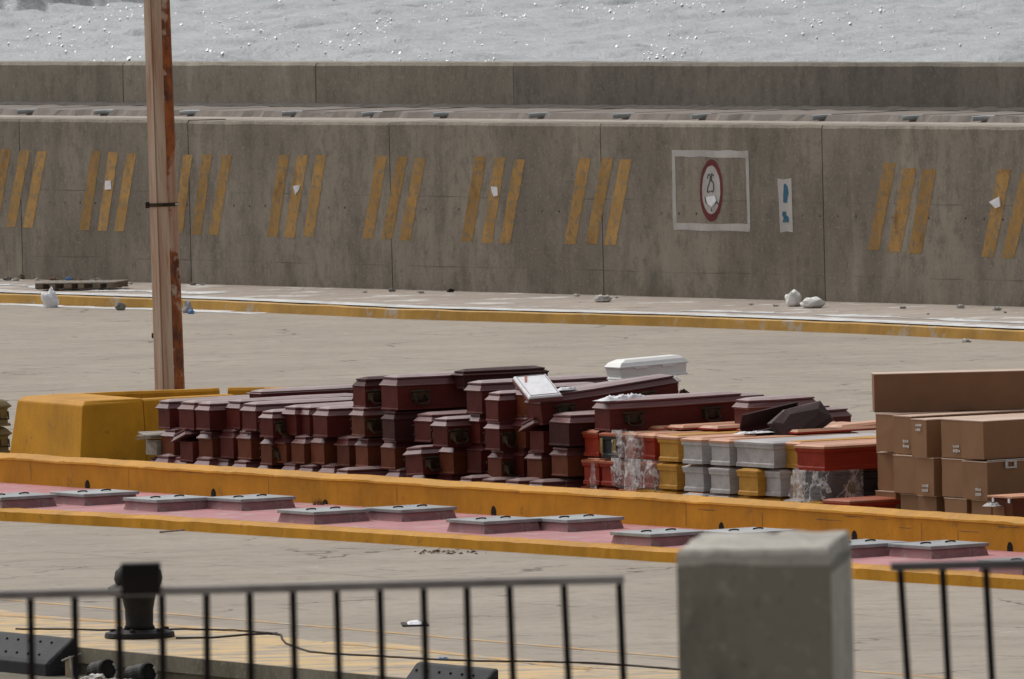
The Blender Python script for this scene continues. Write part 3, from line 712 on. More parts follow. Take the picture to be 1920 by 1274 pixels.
# near block: solid battered block then wall
B1 = (c0 + c1) / 2
be = empty('barrier_block', yawM(c1, YAW), 'broad ochre yellow concrete barrier block at the foot of the lamp post', 'barrier', 'ochre yellow concrete barrier blocks')
wdt = (c1 - c0).length
iv2 = be.matrix_world.inverted()
def bp(P, z): q = iv2 @ P; return (q.x, q.y, z)
rg = []
fl = V * .10 ; fu = U * .06
quadB = [c1 - fl + fu, c0 - fl - fu*2, c0 + V*.95 - fu*2, c1 + V*.95 + fu]; quadT = [c1, c0, c0 + V*.95, c1 + V*.95]
MB().loft([[bp(p, 0) for p in quadB], [bp(p, hb-.06) for p in [c1 - fl*.05 + fu*.05, c0 - fl*.05 - fu*.05, c0 + V*.95, c1+V*.95]], [bp(p, hb) for p in [c1 + V*.07 - U*.07, c0 + V*.07 + U*.05, c0 + V*.95 + U*.03, c1+V*.95 - U*.03]]]).build('block', M['yellow'], be, .02)
n_ = MB()
def wallseg(mb, a, b_, th, h0, off):   # wall along V from a to b with thickness th towards -U*off
    pass
q0_, q1_ = c1 + V*.955, c1 + V*2.4
MB().loft([[bp(p, 0) for p in (q0_ + fu, q0_ - U*.34, q1_ - U*.34, q1_ + fu)], [bp(p, hb-.04) for p in (q0_, q0_ - U*.3, q1_ - U*.3, q1_)], [bp(p, hb-.015) for p in (q0_ - U*.03, q0_ - U*.27, q1_ - U*.27, q1_ - U*.03)]]).build('side_wall', M['yellow'], be, .01)
fa0, fa1 = at(100, 739.5, hb), at(408, 728, hb); fa0.z = fa1.z = 0
barrier([fa0, fa1], 'concrete_barrier', 'narrow ochre yellow barrier behind the lamp post, ending at a gap', hb, .34, .2)
fb = [at(x, y, hb) for x, y in ((428, 727.5), (500, 726), (700, 733), (760, 735))]
for p in fb: p.z = 0
barrier(fb, 'concrete_barrier', 'ochre yellow barrier behind the left burgundy stacks, right of the gap', hb, .34, .2)

# ================================================================== COFFINS
LA, LB = at(300, 905), at(1650, 995); CO = LA.copy(); CU = (LB - LA).normalized()
def place(cx, t, z):      # root point: near-end centre seen at photo column cx, t metres behind the front line
    lo, hi = -8.0, 30.0
    for _ in range(50):
        m = (lo + hi) / 2
        if pr(CO + CU*m + V*t + Vector((0,0,z)))[0] < cx: lo = m
        else: hi = m
    return CO + CU*lo + V*t + Vector((0,0,z))

_cache = {}
def coffin_meshes(kind, flip, body, lid, hw=1.0, hh=1.0, L=1.9, handles=None):
    key = (kind, flip, body, lid, hw, hh, L, handles)
    if key in _cache: return _cache[key]
    a, s_, h_ = (.165*hw, .275*hw, .185*hw); f = .64
    if kind == 'box': a = s_ = h_ = .235*hw
    plan = [(0, a), (L*f, s_), (L, h_)] if not flip else [(0, h_), (L*(1-f), s_), (L, a)]
    def ring(g, z, ends=None):      # outline grown by g
        e = g if ends is None else ends
        pts = [(plan[0][0]-e, plan[0][1]+g), (plan[1][0], plan[1][1]+g), (plan[2][0]+e, plan[2][1]+g)]
        return [(x, -y, z) for x, y in pts] + [(x, y, z) for x, y in pts[::-1]]
    out = {}
    if kind == 'hex':
        hb_, hl = .262*hh, .098*hh
        out['body'] = MB().loft([ring(.007, 0), ring(.007, .014), ring(.0, .026), ring(.0, hb_-.012), ring(.008, hb_)]).mesh('body', M[body])
        out['lid'] = MB().loft([ring(.014, hb_+.002), ring(.017, hb_+.014), ring(.012, hb_+.018), ring(-.035, hb_+hl-.02), ring(-.02, hb_+hl-.018), ring(-.022, hb_+hl), ring(-.115, hb_+hl+.026)]).mesh('lid', M[lid])
        if handles:
            hs_ = []
            for xx in ((.15, L-.35) if handles == 2 else (.3, L-.5)):
                for sgn in (-1, 1):
                    i = 0 if xx < plan[1][0] else 1
                    k = (xx - plan[i][0]) / (plan[i+1][0] - plan[i][0]); yy = plan[i][1] + k*(plan[i+1][1]-plan[i][1])
                    mb = MB(); Y0 = yy + .004
                    S = lambda x, y, z: (x, sgn*y, z)
                    zc = hb_*.52
                    pl_ = [(math.cos(q*math.pi/5), math.sin(q*math.pi/5)) for q in range(10)]
                    mb.loft([[S(xx+.13*a_, Y0, zc+.02+.085*b_) for a_, b_ in pl_], [S(xx+.10*a_, Y0+.025, zc+.02+.065*b_) for a_, b_ in pl_]])
                    for dx_ in (-.085, .085):
                        mb.loft([[S(xx+dx_-.035, Y0, zc-.05), S(xx+dx_+.035, Y0, zc-.05), S(xx+dx_+.035, Y0, zc+.065), S(xx+dx_-.035, Y0, zc+.065)],
                                 [S(xx+dx_-.02, Y0+.06, zc-.02), S(xx+dx_+.02, Y0+.06, zc-.02), S(xx+dx_+.02, Y0+.06, zc+.04), S(xx+dx_-.02, Y0+.06, zc+.04)]])
                    mb.tube([S(xx-.085, Y0+.05, zc+.02), S(xx-.10, Y0+.075, zc-.05), S(xx-.06, Y0+.08, zc-.085), S(xx+.06, Y0+.08, zc-.085), S(xx+.10, Y0+.075, zc-.05), S(xx+.085, Y0+.05, zc+.02)], .017, 6)
                    mb.tube([S(xx-.15, Y0+.02, zc+.075), S(xx+.15, Y0+.02, zc+.075)], .014, 6)
                    hs_.append(mb.mesh('handle', M['dark_metal']))
            out['handle'] = hs_
    else:
        hb_ = .27*hh; 
        out['body'] = MB().loft([ring(.012, 0), ring(.012, .04), ring(.0, .055), ring(.0, hb_-.055), ring(.018, hb_-.036), ring(.020, hb_)]).mesh('body', M[body])
        out['lid'] = MB().loft([ring(.026, hb_+.002), ring(.028, hb_+.028), ring(.012, hb_+.034), ring(-.03, hb_+.046)]).mesh('lid', M[lid])
        if kind == 'mould': out['panel'] = MB().loft([ring(-.03, hb_+.047), ring(-.035, hb_+.053)]).mesh('top_panel', M['peach' if body != 'ochre' else 'ochre'])
    _cache[key] = out
    return out

def coffin(cx, t, z, label, kind='hex', flip=False, body='burg', lid='burg_lid', hw=1, hh=1, L=1.9, handles=None, yaw=0, pitch=0, roll=0, group='burgundy coffins stacked behind the parapet', name='coffin', film=False, lidshift=None):
    p = place(cx, t, z)
    Mx = yawM(p, YAW + math.radians(yaw)) @ Matrix.Rotation(math.radians(-pitch), 4, 'Y') @ Matrix.Rotation(math.radians(roll), 4, 'X')
    e = empty(name, Mx, label, 'coffin', group)
    d = coffin_meshes(kind, flip, body, lid, hw, hh, L, handles)
    link('body', d['body'], e); l = link('lid', d['lid'], e)
    if 'panel' in d: link('top_panel', d['panel'], l)
    if not lidshift and kind == 'hex': lidshift = ((random.uniform(-.02, .02), random.uniform(-.012, .012), 0), (0, 0, math.radians(random.uniform(-1.2, 1.2))))
    if lidshift: l.location = lidshift[0]; l.rotation_euler = lidshift[1]
    for hm in d.get('handle', []): link('handle', hm, e)
    if film: wrap(e, hw, hh, L, film)
    return e

def wrap(e, hw, hh, L, seed):      # crinkled clear film hung round the near end
    hb_ = .34*hh; w_ = .24*hw + .05; mb = MB(); nu, nv = 40, 16; prs = []
    vs = []; fs = []
    for i in range(nu + 1):
        s = i / nu; 
        # path: left side -> front -> right side
        Ls = .5; tot = 2*Ls + 2*w_; d = s * tot
        if d < Ls: x, y, nx, ny = Ls - d, w_, 0, 1
        elif d < Ls + 2*w_: x, y, nx, ny = -.055, w_ - (d - Ls), -1, 0
        else: x, y, nx, ny = d - Ls - 2*w_, -w_, 0, -1
        for k in range(nv + 1):
            z = hb_ + .01 - (hb_ + .02 + .05*mnoise.noise((s*5, seed, 1))) * k / nv
            q = .04 * abs(mnoise.noise((s*9, k*.3, seed))) + .018 * mnoise.noise((s*26, k*.8, seed)) + .014
            vs.append((x + nx*q, y + ny*q, z + .006*mnoise.noise((s*20, k, seed))))
    n = nv + 1
    for i in range(nu):
        for k in range(nv): fs.append((i*n+k, i*n+k+1, (i+1)*n+k+1, (i+1)*n+k))
    mb.add(vs, fs); mb.build('plastic_wrap', M['film'], e, smooth=True)

TIER = ['bottom', 'second', 'third', 'fourth']
ORD = ['first', 'second', 'third', 'fourth', 'fifth', 'sixth', 'seventh', 'eighth', 'ninth', 'tenth', 'eleventh', 'twelfth', 'thirteenth', 'fourteenth', 'fifteenth', 'sixteenth', 'seventeenth', 'eighteenth', 'nineteenth', 'twentieth']
# rows: (centre px, z, t, options)
rows = {
 2: [(308,.70,.05,{}), (350,.71,-.02,{'flip':1}), (381,.73,-.12,{}), (437,.745,.10,{}), (468,.745,.0,{'flip':1}), (500,.69,-.18,{'handles':2,'hw':.86,'hh':.92}), (545,.72,.0,{'lidshift':((-.02,.01,.0),(0,0,.05))}), (571,.72,.06,{'hw':.8}), (601,.73,-.08,{'flip':1,'hw':.95}),
     (672,.76,-.05,{'handles':2,'body':'brown_burg'}), (729,.735,-.10,{'body':'dark_burg','lid':'dark_burg'}), (793,.73,.02,{'handles':2,'hw':1.1}), (826,.72,-.35,{'handles':2,'hw':.95}), (889,.76,.0,{}), (924,.70,-.22,{'handles':2}), (974,.735,.0,{'body':'brown_burg'}), (1007,.70,-.12,{'lidshift':((-.06,.03,.05),(-.32,0,.06))}), (1049,.80,-.15,{'flip':1,'hw':1.15,'body':'dark_burg','hh':1.1})],
 1: [(315,.35,.0,{'body':'brown_burg'}), (350,.30,-.06,{'lidshift':((-.05,.02,.045),(-.30,0,.05))}), (386,.355,-.02,{'body':'brown_burg'}), (426,.37,.04,{}), (459,.37,.02,{'body':'brown_burg'}), (500,.33,-.12,{'handles':2,'hw':.86,'body':'brown_burg'}), (527,.36,-.05,{'hw':.85,'body':'brown_burg'}), (559,.365,-.06,{'hw':.9,'body':'brown_burg'}), (596,.37,.0,{'hw':1.05,'body':'brown_burg'}),
     (644,.36,.05,{'body':'brown_burg'}), (679,.37,.0,{'body':'brown_burg'}), (728,.365,-.02,{'body':'brown_burg'}), (778,.34,-.32,{'handles':2,'hw':1.2,'roll':-4}), (838,.36,-.1,{'body':'brown_burg'}), (890,.385,.0,{'hh':1.05}), (928,.33,-.15,{'handles':2,'body':'brown_burg'}), (969,.37,.02,{'hh':1.03}), (1003,.345,-.10,{'body':'brown_burg'}), (1050,.42,-.1,{'body':'brown_burg','hw':1.1})],
 0: [(x, -.0 , dt, {'body':'dark_burg' if i % 2 else 'burg'}) for i, (x, dt) in enumerate([(305,-.12),(340,-.05),(380,-.1),(415,0),(452,-.05),(500,-.05),(540,-.1),(575,-.08),(612,-.05),(640,-.45),(685,-.1),(735,-.05),(790,-.05),(835,-.05),(872,-.45),(912,-.40),(960,-.45),(1003,-.42),(1050,-.1)])],
 3: [(674,1.125,.0,{'handles':2,'hw':.85,'lid':'dark_burg'}), (731,1.12,-.05,{'hw':1.0,'hh':1.15,'flip':1,'handles':3}), (890,1.125,.0,{'hh':1.12,'hw':1.05}), (923,1.06,-.2,{'hh':.97}), (975,1.11,.05,{'hh':1.05,'body':'brown_burg','L':1.15})],
}
for k, lst in rows.items():
    for i, (cx, z, t, o) in enumerate(lst):
        look = {'burg': 'dark burgundy', 'brown_burg': 'brownish burgundy', 'dark_burg': 'blackish burgundy', 'plum': 'plum black'}[o.get('body', 'burg')]
        if i == 0: pos = 'leftmost of the %s tier, nearest the lamp post' % TIER[k]
        else: pos = '%s from the lamp post in the %s tier' % (ORD[i], TIER[k])
        lb = '%s coffin%s, %s' % (look, ' with bulky black handles' if o.get('handles') else '', pos)
        o = dict(o); o.setdefault('yaw', random.uniform(-3, 3)); o['hw'] = o.get('hw', 1)*random.choice((.94, 1, 1.04)); o['hh'] = o.get('hh', 1)*random.choice((.96, 1, 1.0)); o['flip'] = bool(o.get('flip'))
        coffin(cx, t, z, lb, **o)
# long ones lying across the top
coffin(1004, -.1, 1.04, 'long dark burgundy coffin tilted upwards to the right, under the white caskets', flip=True, hw=1.05, hh=1.0, handles=3, pitch=5.2, yaw=-5, L=1.95)
coffin(1130, .0, 1.0, 'long burgundy coffin with crumpled white lining on its lid, above the red coffins', flip=True, hw=1.1, hh=1.02, handles=3, pitch=.8, yaw=-6, L=1.88)
coffin(1392, 1.3, .99, 'short stretch of pinkish burgundy coffin left of the tilted black lid', flip=True, hw=1.0, body='burg_lid', yaw=-4, pitch=.5, L=.98)
coffin(860, .75, 1.36, 'flat dark coffin behind the long burgundy one, only its lid edge visible', hh=.62, yaw=0, L=1.25, body='dark_burg', lid='dark_burg', hw=.8)
coffin(480, .75, 1.06, 'flat burgundy coffin lying behind the left stack, lid just showing', hh=.36, yaw=-1, L=1.7)
# second rank that carries the white caskets
for i, (cx, t, k) in enumerate(((1150, 2.15, 0), (1155, 2.15, 1), (1150, 2.15, 2), (1210, 2.2, 0), (1210, 2.2, 1), (1212, 2.2, 2), (1275, 2.1, 0), (1275, 2.1, 1), (1272, 2.12, 2), (1350, 2.1, 0), (1350, 2.1, 1), (1347, 2.1, 2))):
    coffin(cx, t, k*.36, 'burgundy coffin of the rear rank, %s tier, %s stack behind the red and yellow coffins' % (TIER[k], ORD[i//3]), yaw=random.uniform(-2, 2))
coffin(1180, 2.2, 1.07, 'burgundy coffin of the rear rank directly beneath the white caskets', yaw=-3, hh=.34)
coffin(1300, 1.9, .80, 'burgundy coffin beneath the broken triangular frame', yaw=-3, hh=.9)

# --- moulded coloured coffins, right part
G2 = 'moulded coloured coffins stacked on the right'
cols = [ # cx, [(k, body, lid, label, opts)...]
 (1109, [(0,'red','red_lid','red moulded coffin, bottom of the stack beside the last burgundy stack',{}),(1,'red','red_lid','red moulded coffin, middle of the stack beside the last burgundy stack',{}),(2,'red','red_lid','red moulded coffin, top of the stack beside the last burgundy stack',{})]),
 (1143, [(0,'red','red_lid','red moulded coffin at the bottom, under the gilded black one',{}),(1,'red','red_lid','bare red moulded coffin directly under the gilded black one',{}),(2,'blackwrap','red_lid','black coffin with gold trim between red and plastic wrapped coffins',{'gold':1})]),
 (1179, [(0,'red','red_lid','red coffin at the bottom, under two plastic wrapped coffins',{}),(1,'red','red_lid','plastic wrapped red coffin, lower of the two in its stack',{'film':3}),(2,'red','peach','plastic wrapped red coffin, upper of the two in its stack',{'film':4})]),
 (1214, [(0,'ochre','ochre','yellow coffin at the bottom under a plastic wrapped coffin',{}),(1,'red','red_lid','plastic wrapped coffin directly left of the yellow stack',{'film':7}),(2,'red','peach','bare red coffin at the top, directly left of the yellow stack',{})]),
 (1254, [(0,'ochre','ochre','bottom coffin of the first yellow stack',{}),(1,'ochre','ochre','middle coffin of the first yellow stack',{}),(2,'ochre','peach','top coffin of the first yellow stack, left of the pale grey ones',{})]),
 (1301, [(0,'lav','lav','bottom pale grey coffin of the stack beside the first yellow stack',{}),(1,'lav','lav','middle pale grey coffin of the stack beside the first yellow stack',{}),(2,'lav','peach','top pale grey coffin of the stack beside the first yellow stack',{})]),
 (1351, [(0,'lav','lav','bottom pale grey coffin of the second grey stack',{}),(1,'lav','lav','middle pale grey coffin of the second grey stack',{}),(2,'lav','peach','top pale grey coffin of the second grey stack',{})]),
]
for cx, lst in cols:
    for k, bd, ld, lb, o in lst:
        z = k * .335 + (.0 if k < 2 else .005)
        e = coffin(cx + random.uniform(-1.5, 1.5), random.uniform(-.05, .05) - (.12 if bd == 'lav' else 0), z, lb, 'mould', False, bd, ld, hw=1.18 if cx > 1230 else .98, hh=.99, yaw=random.uniform(-1.5, 1.5), group=G2, film=o.get('film', False))
        if o.get('gold'):
            for yy in (-.15, .15):
                mb = MB(); 
                for q in range(5): mb.tube([(-.02, yy - .03 + .014*q, .03 + .01*q), (-.028, yy - .03 + .014*q, .12 + .03*(q % 2)), (-.02, yy - .025 + .012*q, .24)], .008, 5)
                mb.build('gold_trim', M['gold'], e)
def mc(cx, t, z, lb, bd, ld, **o):
    o.setdefault('yaw', random.uniform(-1.5, 1.5)); o.setdefault('hw', 1.15); o.setdefault('hh', .99)
    return coffin(cx, t, z, lb, o.pop('kind', 'mould'), o.pop('flip', False), bd, ld, group=G2, **o)
mc(1405, -.02, 0, 'bottom yellow coffin right of the second grey stack', 'ochre', 'ochre')
mc(1404, -.15, .335, 'yellow coffin under the left half of the wide grey coffin', 'ochre', 'ochre', hw=1.2)
mc(1452, -.0, 0, 'bottom yellow coffin under the narrow grey coffin', 'ochre', 'ochre', hw=.95)
mc(1451, -.05, .335, 'narrow pale grey coffin under the right half of the wide grey coffin', 'lav', 'lav', hw=.95)
mc(1417, -.10, .675, 'wide pale grey coffin on top, between grey and yellow stacks', 'lav', 'lav', kind='box', hw=1.75, hh=1.0)
mc(1490, -.05, 0, 'bottom pale grey coffin right of the narrow grey one', 'lav', 'lav', hw=.95)
mc(1488, .10, .335, 'middle yellow coffin beside the black film wrapped coffin', 'ochre', 'ochre', hw=.9)
mc(1488, .06, .675, 'top yellow coffin beside the long red coffin', 'ochre', 'peach', hw=.9)
mc(1526, -.15, 0, 'bottom yellow coffin below the black film wrapped coffin', 'ochre', 'ochre', hw=.95)
e = mc(1524, -.12, .335, 'long black coffin with gold trim under clear film, between two red coffins', 'blackwrap', 'blackwrap', film=11, hw=1.15, L=1.7, yaw=3)
for xx in (.25, .75, 1.05):
    mb = MB()
    for q in range(6): mb.tube([(xx + .03*q, -.30, .04), (xx + .03*q + .006, -.312, .10 + .05*(q % 2)), (xx + .03*q, -.30, .17)], .010, 5)
    mb.build('gold_trim', M['gold'], e)
mc(1521, -.15, .675, 'long red flat lidded coffin on top, left of the cardboard boxes', 'red', 'peach', hw=1.15, hh=.98, L=1.7, yaw=3, kind='box')
mc(1572, -.45, .0, 'red coffin at the bottom beside the cardboard boxes', 'red', 'red_lid', kind='box', hw=1.05, L=1.4, yaw=2, hh=1.25)
def lid_board(px, t, z, L, w_, label, m, yaw=0, pitch=0):
    P = place(px, t, z)
    e = empty('loose_lid_board', yawM(P, YAW + math.radians(yaw)) @ Matrix.Rotation(math.radians(-pitch), 4, 'Y'), label, 'coffin lid', 'flat orange lids lying on the coloured coffins')
    MB().box(0, L, -w_/2, w_/2, 0, .022).build('board', M[m], e, .003)
    MB().loft([[(.02,-w_/2+.02,.023),(L-.02,-w_/2+.02,.023),(L-.02,w_/2-.02,.023),(.02,w_/2-.02,.023)], [(.06,-w_/2+.06,.05),(L-.06,-w_/2+.06,.05),(L-.06,w_/2-.06,.05),(.06,w_/2-.06,.05)]]).build('raised_panel', M['peach'], e)
lid_board(1218, .45, 1.0, 1.75, .42, 'flat orange lid lying furthest left, on the red coffins', 'red_lid', 1)
lid_board(1262, .55, 1.015, 1.8, .42, 'flat orange lid lying across the first yellow stack', 'red_lid', -1)
lid_board(1325, .75, 1.01, 1.8, .45, 'flat orange lid lying behind the pale grey stacks', 'red', 0)
lid_board(1400, .8, 1.01, 1.6, .45, 'flat orange lid lying under the tilted dark lid', 'red_lid', 1)
lid_board(1475, .85, 1.01, 1.4, .45, 'flat orange lid lying between the dark lid and the cartons', 'red', -1)
lid_board(1560, 1.55, 1.03, .9, .4, 'short red lid lying beside the upper left carton', 'red', 0, 2)

# lids leaning about
def loose(name, P, rot, label, cat, build):
    Mx = Matrix.Translation(P) @ (Matrix.Rotation(rot[2], 4, 'Z') @ Matrix.Rotation(rot[1], 4, 'Y') @ Matrix.Rotation(rot[0], 4, 'X'))
    e = empty(name, Mx, label, cat); build(e); return e
def white_lid(e):
    MB().box(-.155, -.125, .08, .30, .031, .036, Matrix.Translation((0, .02, 0)) @ Matrix.Rotation(-.25, 4, 'Z')).build('torn_strip', M['red_lid'], e)
    MB().box(-.22, .22, -.40, .40, -.05, 0).build('lid_board', M['burg_lid'], e, .006)
    mb = MB(); rgs = []
    MB().loft([[(-.215,-.395,.002),(.215,-.395,.002),(.215,.395,.002),(-.215,.395,.002)], [(-.20,-.38,.03),(.20,-.38,.03),(.20,.38,.03),(-.20,.38,.03)]]).build('white_lining', M['paper'], e, .01)
    mb.tube([(-.18,-.35,.031),(.18,-.35,.031),(.18,.35,.031),(-.18,.35,.031),(-.18,-.35,.031)], .008, 6); mb.build('lining_piping', M['lav'], e)
p = place(1008, -.05, 1.50)
loose('white_lined_board', p, (math.radians(17), math.radians(-3), math.radians(14)), 'loose lid lined with white cloth, leaning on top of the burgundy stacks', 'coffin lid', white_lid)
def black_lid(e):
    d = coffin_meshes('hex', True, 'plum', 'plum', .85, .8, .74)
    l = link('lid_shell', d['lid'], e); l.location = (0, 0, -.26)
p = place(1456, .75, 1.03)
loose('loose_dark_lid', p, (math.radians(52), math.radians(-20), YAW - .1), 'plum black coffin lid lying tilted on the heap near the boxes', 'coffin lid', black_lid)
def dark_tray(e):
    a, b_ = .40, .17
    MB().box(-a, a, -b_, b_, 0, .015).build('base_board', M['dark_burg'], e)
    for y in (-b_, b_): MB().box(-a, a, y-.008, y+.008, .016, .22).build('side_board', M['plum'], e)
    MB().box(a-.016, a, -b_+.01, b_-.01, .016, .20).build('end_board', M['wood_brown'], e)
p = place(1452, .95, 1.03)
loose('broken_coffin', p, (math.radians(35), math.radians(-9), YAW - .05), 'broken dark coffin shell beside the tilted plum black lid', 'coffin', dark_tray)
def tri(e):
    MB().tube([(-.13, 0, 0), (-.04, 0, .20)], .022, 4).build('board', M['brown_burg'], e)
    MB().tube([(-.04, 0, .20), (.24, 0, .0)], .026, 4).build('board', M['dark_burg'], e)
    MB().box(-.14, .26, -.02, .02, -.03, -.005).build('board', M['burg'], e)
p = place(1286, 1.9, 1.19)
loose('broken_boards', p, (0, 0, .1), 'broken triangular wooden frame right of the white caskets', 'broken frame', tri)
# white lining cloth crumpled
def cloth(px, t, z, label, lx, ly_, h, m, seed, yaw=0, name='lining_cloth', cat='cloth'):
    P = place(px, t, z); mb = MB(); nx, ny = 30, 10; vs = []; fs = []
    for i in range(nx+1):
        for k in range(ny+1):
            x = lx*(i/nx-.5); y = ly_*(k/ny-.5); ed = min(1, 5*min(i/nx, 1-i/nx)) * min(1, 4*min(k/ny, 1-k/ny))
            zz = ed*h*(.5 + .9*abs(mnoise.noise((x*9, y*9, seed))) + .4*mnoise.noise((x*25, y*25, seed)))
            vs.append((x + .04*mnoise.noise((x*6, y*6, seed+3)), y + .03*mnoise.noise((x*7, y*7, seed+9)), zz))
    for i in range(nx):
        for k in range(ny): a = i*(ny+1)+k; fs.append((a, a+1, a+ny+2, a+ny+1))
    e = mb.add(vs, fs).build(name, m, None, smooth=False); e.matrix_world = yawM(P, YAW + yaw); return tag(e, label, cat)
cloth(1168, .25, 1.375, 'white crumpled lining spilling along the long burgundy coffin lid', .75, .22, .07, M['paper'], 2)
cloth(1062, .25, 1.46, 'small white cloth scrap on the tilted long coffin', .3, .12, .05, M['paper'], 5)
cloth(1415, .5, 1.03, 'white film scrap lying on the orange lids', .6, .15, .03, M['paper'], 8)
cloth(738, -.42, .17, 'grey and white plastic sheet crumpled at the foot of the burgundy stacks', .5, .4, .10, M['lav'], 11, .3, 'plastic_sheet', 'plastic sheet')
cloth(782, -.42, .18, 'dusty pink torn cardboard beside the crumpled plastic sheet', .35, .3, .09, simple('dusty cardboard', (.3,.23,.2), (.2,.14,.12), 6, .9), 15, -.2, 'torn_cardboard', 'cardboard')
# loose film sheets hanging
def film_strip(px, t, z0, z1, w_, label, seed):
    P = place(px, t, z0); vs = []; fs = []; n, m_ = 10, 16
    for i in range(n+1):
        for k in range(m_+1):
            f = k/m_; wl = w_*(.35 + .65*f)
            vs.append((-.03 + .03*mnoise.noise((i*.9, k*.5, seed)), wl*(i/n-.5)*-1 + .03*mnoise.noise((k*.3, 1, seed)), (z1-z0)*(1-f)))
    for i in range(n):
        for k in range(m_): a = i*(m_+1)+k; fs.append((a, a+1, a+m_+2, a+m_+1))
    o = MB().add(vs, fs).build('plastic_film', M['film'], None, smooth=True); o.matrix_world = yawM(P, YAW); tag(o, label, 'plastic film')
film_strip(1117, -.12, .14, .62, .2, 'torn clear film hanging in front of the red coffins', 3)
film_strip(1186, -.2, .25, 1.0, .3, 'long strip of clear film hanging down between the wrapped coffins', 6)
film_strip(1497, -.3, .3, .72, .35, 'loose clear film hanging at the end of the black wrapped coffin', 9)

# --- white caskets at the back
def casket(px, t, z, label, L, w_, h, yaw=0, pitch=0):
    P = place(px, t, z); Mx = yawM(P, YAW + math.radians(yaw)) @ Matrix.Rotation(math.radians(-pitch), 4, 'Y')
    e = empty('white_casket', Mx, label, 'coffin', 'small white caskets')
    def rr(g, zz, ch=.0): return [(-g+ch*2, -w_-g+ch, zz), (L+g-ch, -w_-g+ch, zz), (L+g-ch, w_+g-ch, zz), (-g+ch*2, w_+g-ch, zz)]
    MB().loft([rr(.02, 0), rr(.02, .02), rr(0, .035), rr(.012, h*.58)]).build('body', M['white_lacq'], e, .004)
    MB().loft([rr(.028, h*.58+.002), rr(.03, h*.66), rr(.02, h*.70), rr(.005, h*.86, .012), rr(.0, h*.97, .045), rr(.0, h, .055)]).build('lid', M['white_lacq'], e, .004)
    for xx in (L*.3, L*.72):
        MB().loft([[(xx-.12, -w_-.032, h*.66), (xx+.12, -w_-.032, h*.66), (xx+.09, -w_-.032, h*.52), (xx-.09, -w_-.032, h*.52)], [(xx-.12, -w_-.012, h*.66), (xx+.12, -w_-.012, h*.66), (xx+.09, -w_-.012, h*.52), (xx-.09, -w_-.012, h*.52)]]).build('trim_plate', M['white_lacq'], e)
    return e
casket(1116, 2.3, 1.20, 'lower small white casket, half hidden behind the tilted burgundy coffin', 1.15, .17, .235, 0, 1)
casket(1152, 2.3, 1.437, 'upper small white casket on top of the heap', .97, .165, .25, -1, 2)

# --- olive gold coffins at the left edge
for k, lb in enumerate(('lower olive gold coffin cut off by the left frame edge', 'upper olive gold coffin cut off by the left frame edge')):
    P = at(-70, 853); P.z = k*.38
    e = empty('coffin', yawM(P, YAW - .15), lb, 'coffin', 'olive gold coffins at the left edge')
    L, w_ = .62, .2
    def rr(g, zz): return [(-.9-g, -w_-g, zz), (L+g, -w_-g, zz), (L+g, w_+g, zz), (-.9-g, w_+g, zz)]
    MB().loft([rr(.02, 0), rr(.02, .03), rr(-.01, .05), rr(-.01, .24), rr(.02, .26)]).build('body', M['olive_gold'], e, .006)
    MB().loft([rr(.03, .262), rr(.03, .285), rr(-.02, .34), rr(-.06, .37)]).build('lid', M['olive_gold'], e, .006)
    MB().tube([(L-.15, -w_-.02, .2), (L-.15, -w_-.05, .1), (L-.02, -w_-.05, .1), (L-.02, -w_-.02, .2)], .014, 6).build('handle', M['dark_metal'], e)
MB()
# --- broken grey crate left of the burgundy stacks
P = place(284, -.05, .36)
e = empty('wooden_crate', yawM(P, YAW), 'broken weathered grey crate with loose slats left of the burgundy stacks', 'crate')
MB().box(0, .7, -.14, .14, 0, .2).build('crate_body', M['wood_grey'], e, .004)
for q in range(3):
    mm = Matrix.Translation((-.12 + .03*q, -.02 + .05*q, .215 + .028*q)) @ Matrix.Rotation(.35 - .3*q, 4, 'Z') @ Matrix.Rotation(.12*q - .1, 4, 'X')
    MB().box(-.05, .7, -.16, .1, 0, .018, mm).build('slat', M['wood_grey'], e)
coffin(292, -.08, .0, 'blackish burgundy coffin lying lowest, beneath the grey crate', body='dark_burg', lid='dark_burg', hh=.9, yaw=1)

# ================================================================== CARDBOARD BOXES
GB = 'long brown cardboard boxes stacked at the right'
def carton(cx, t, z, label, wd_=.42, L=1.75, h=.45, yaw=0, prints=0, m='cardboard', pitch=0, group=GB):
    P = place(cx, t, z)
    e = empty('cardboard_box', yawM(P, YAW + math.radians(yaw)) @ Matrix.Rotation(math.radians(-pitch), 4, 'Y'), label, 'cardboard box', group)
    j = lambda: random.uniform(-.002, .002)
    rgs = []
    for zz in (0, h*.35, h*.7, h-.012):
        rgs.append([(j(), -wd_/2+j(), zz), (L+j(), -wd_/2+j(), zz), (L+j(), wd_/2+j(), zz), (j(), wd_/2+j(), zz)])
    MB().loft(rgs).build('carton', M[m], e, .004)
    MB().box(-.004, L+.004, -wd_/2-.004, wd_/2+.004, h-.010, h).build('top_flap', M['card_top'], e)
    if prints:
        y0, z0 = prints
        for r in range(2):
            mb = MB()
            y = y0
            while y > y0 - .115:
                ww = random.choice((.012, .02, .03)); hh_ = random.uniform(.028, .042)
                mb.box(-.0125, -.0115, y - ww, y, z0 - r*.055 + random.uniform(0, .008), z0 - r*.055 + hh_); y -= ww + .007
            mb.build('white_print', M['print_white'], e)
    return e
carton(1662, .22, .0, 'plain cardboard box at the lower left corner of the box stack', .42)
carton(1708, .05, .0, 'cardboard box on the bottom row, second from the red coffin', .40)
carton(1740, .0, .0, 'cardboard box on the bottom row with a dark gap at its right', .38)
carton(1793, -.1, .0, 'cardboard box on the bottom row left of the narrow dark gap', .46)
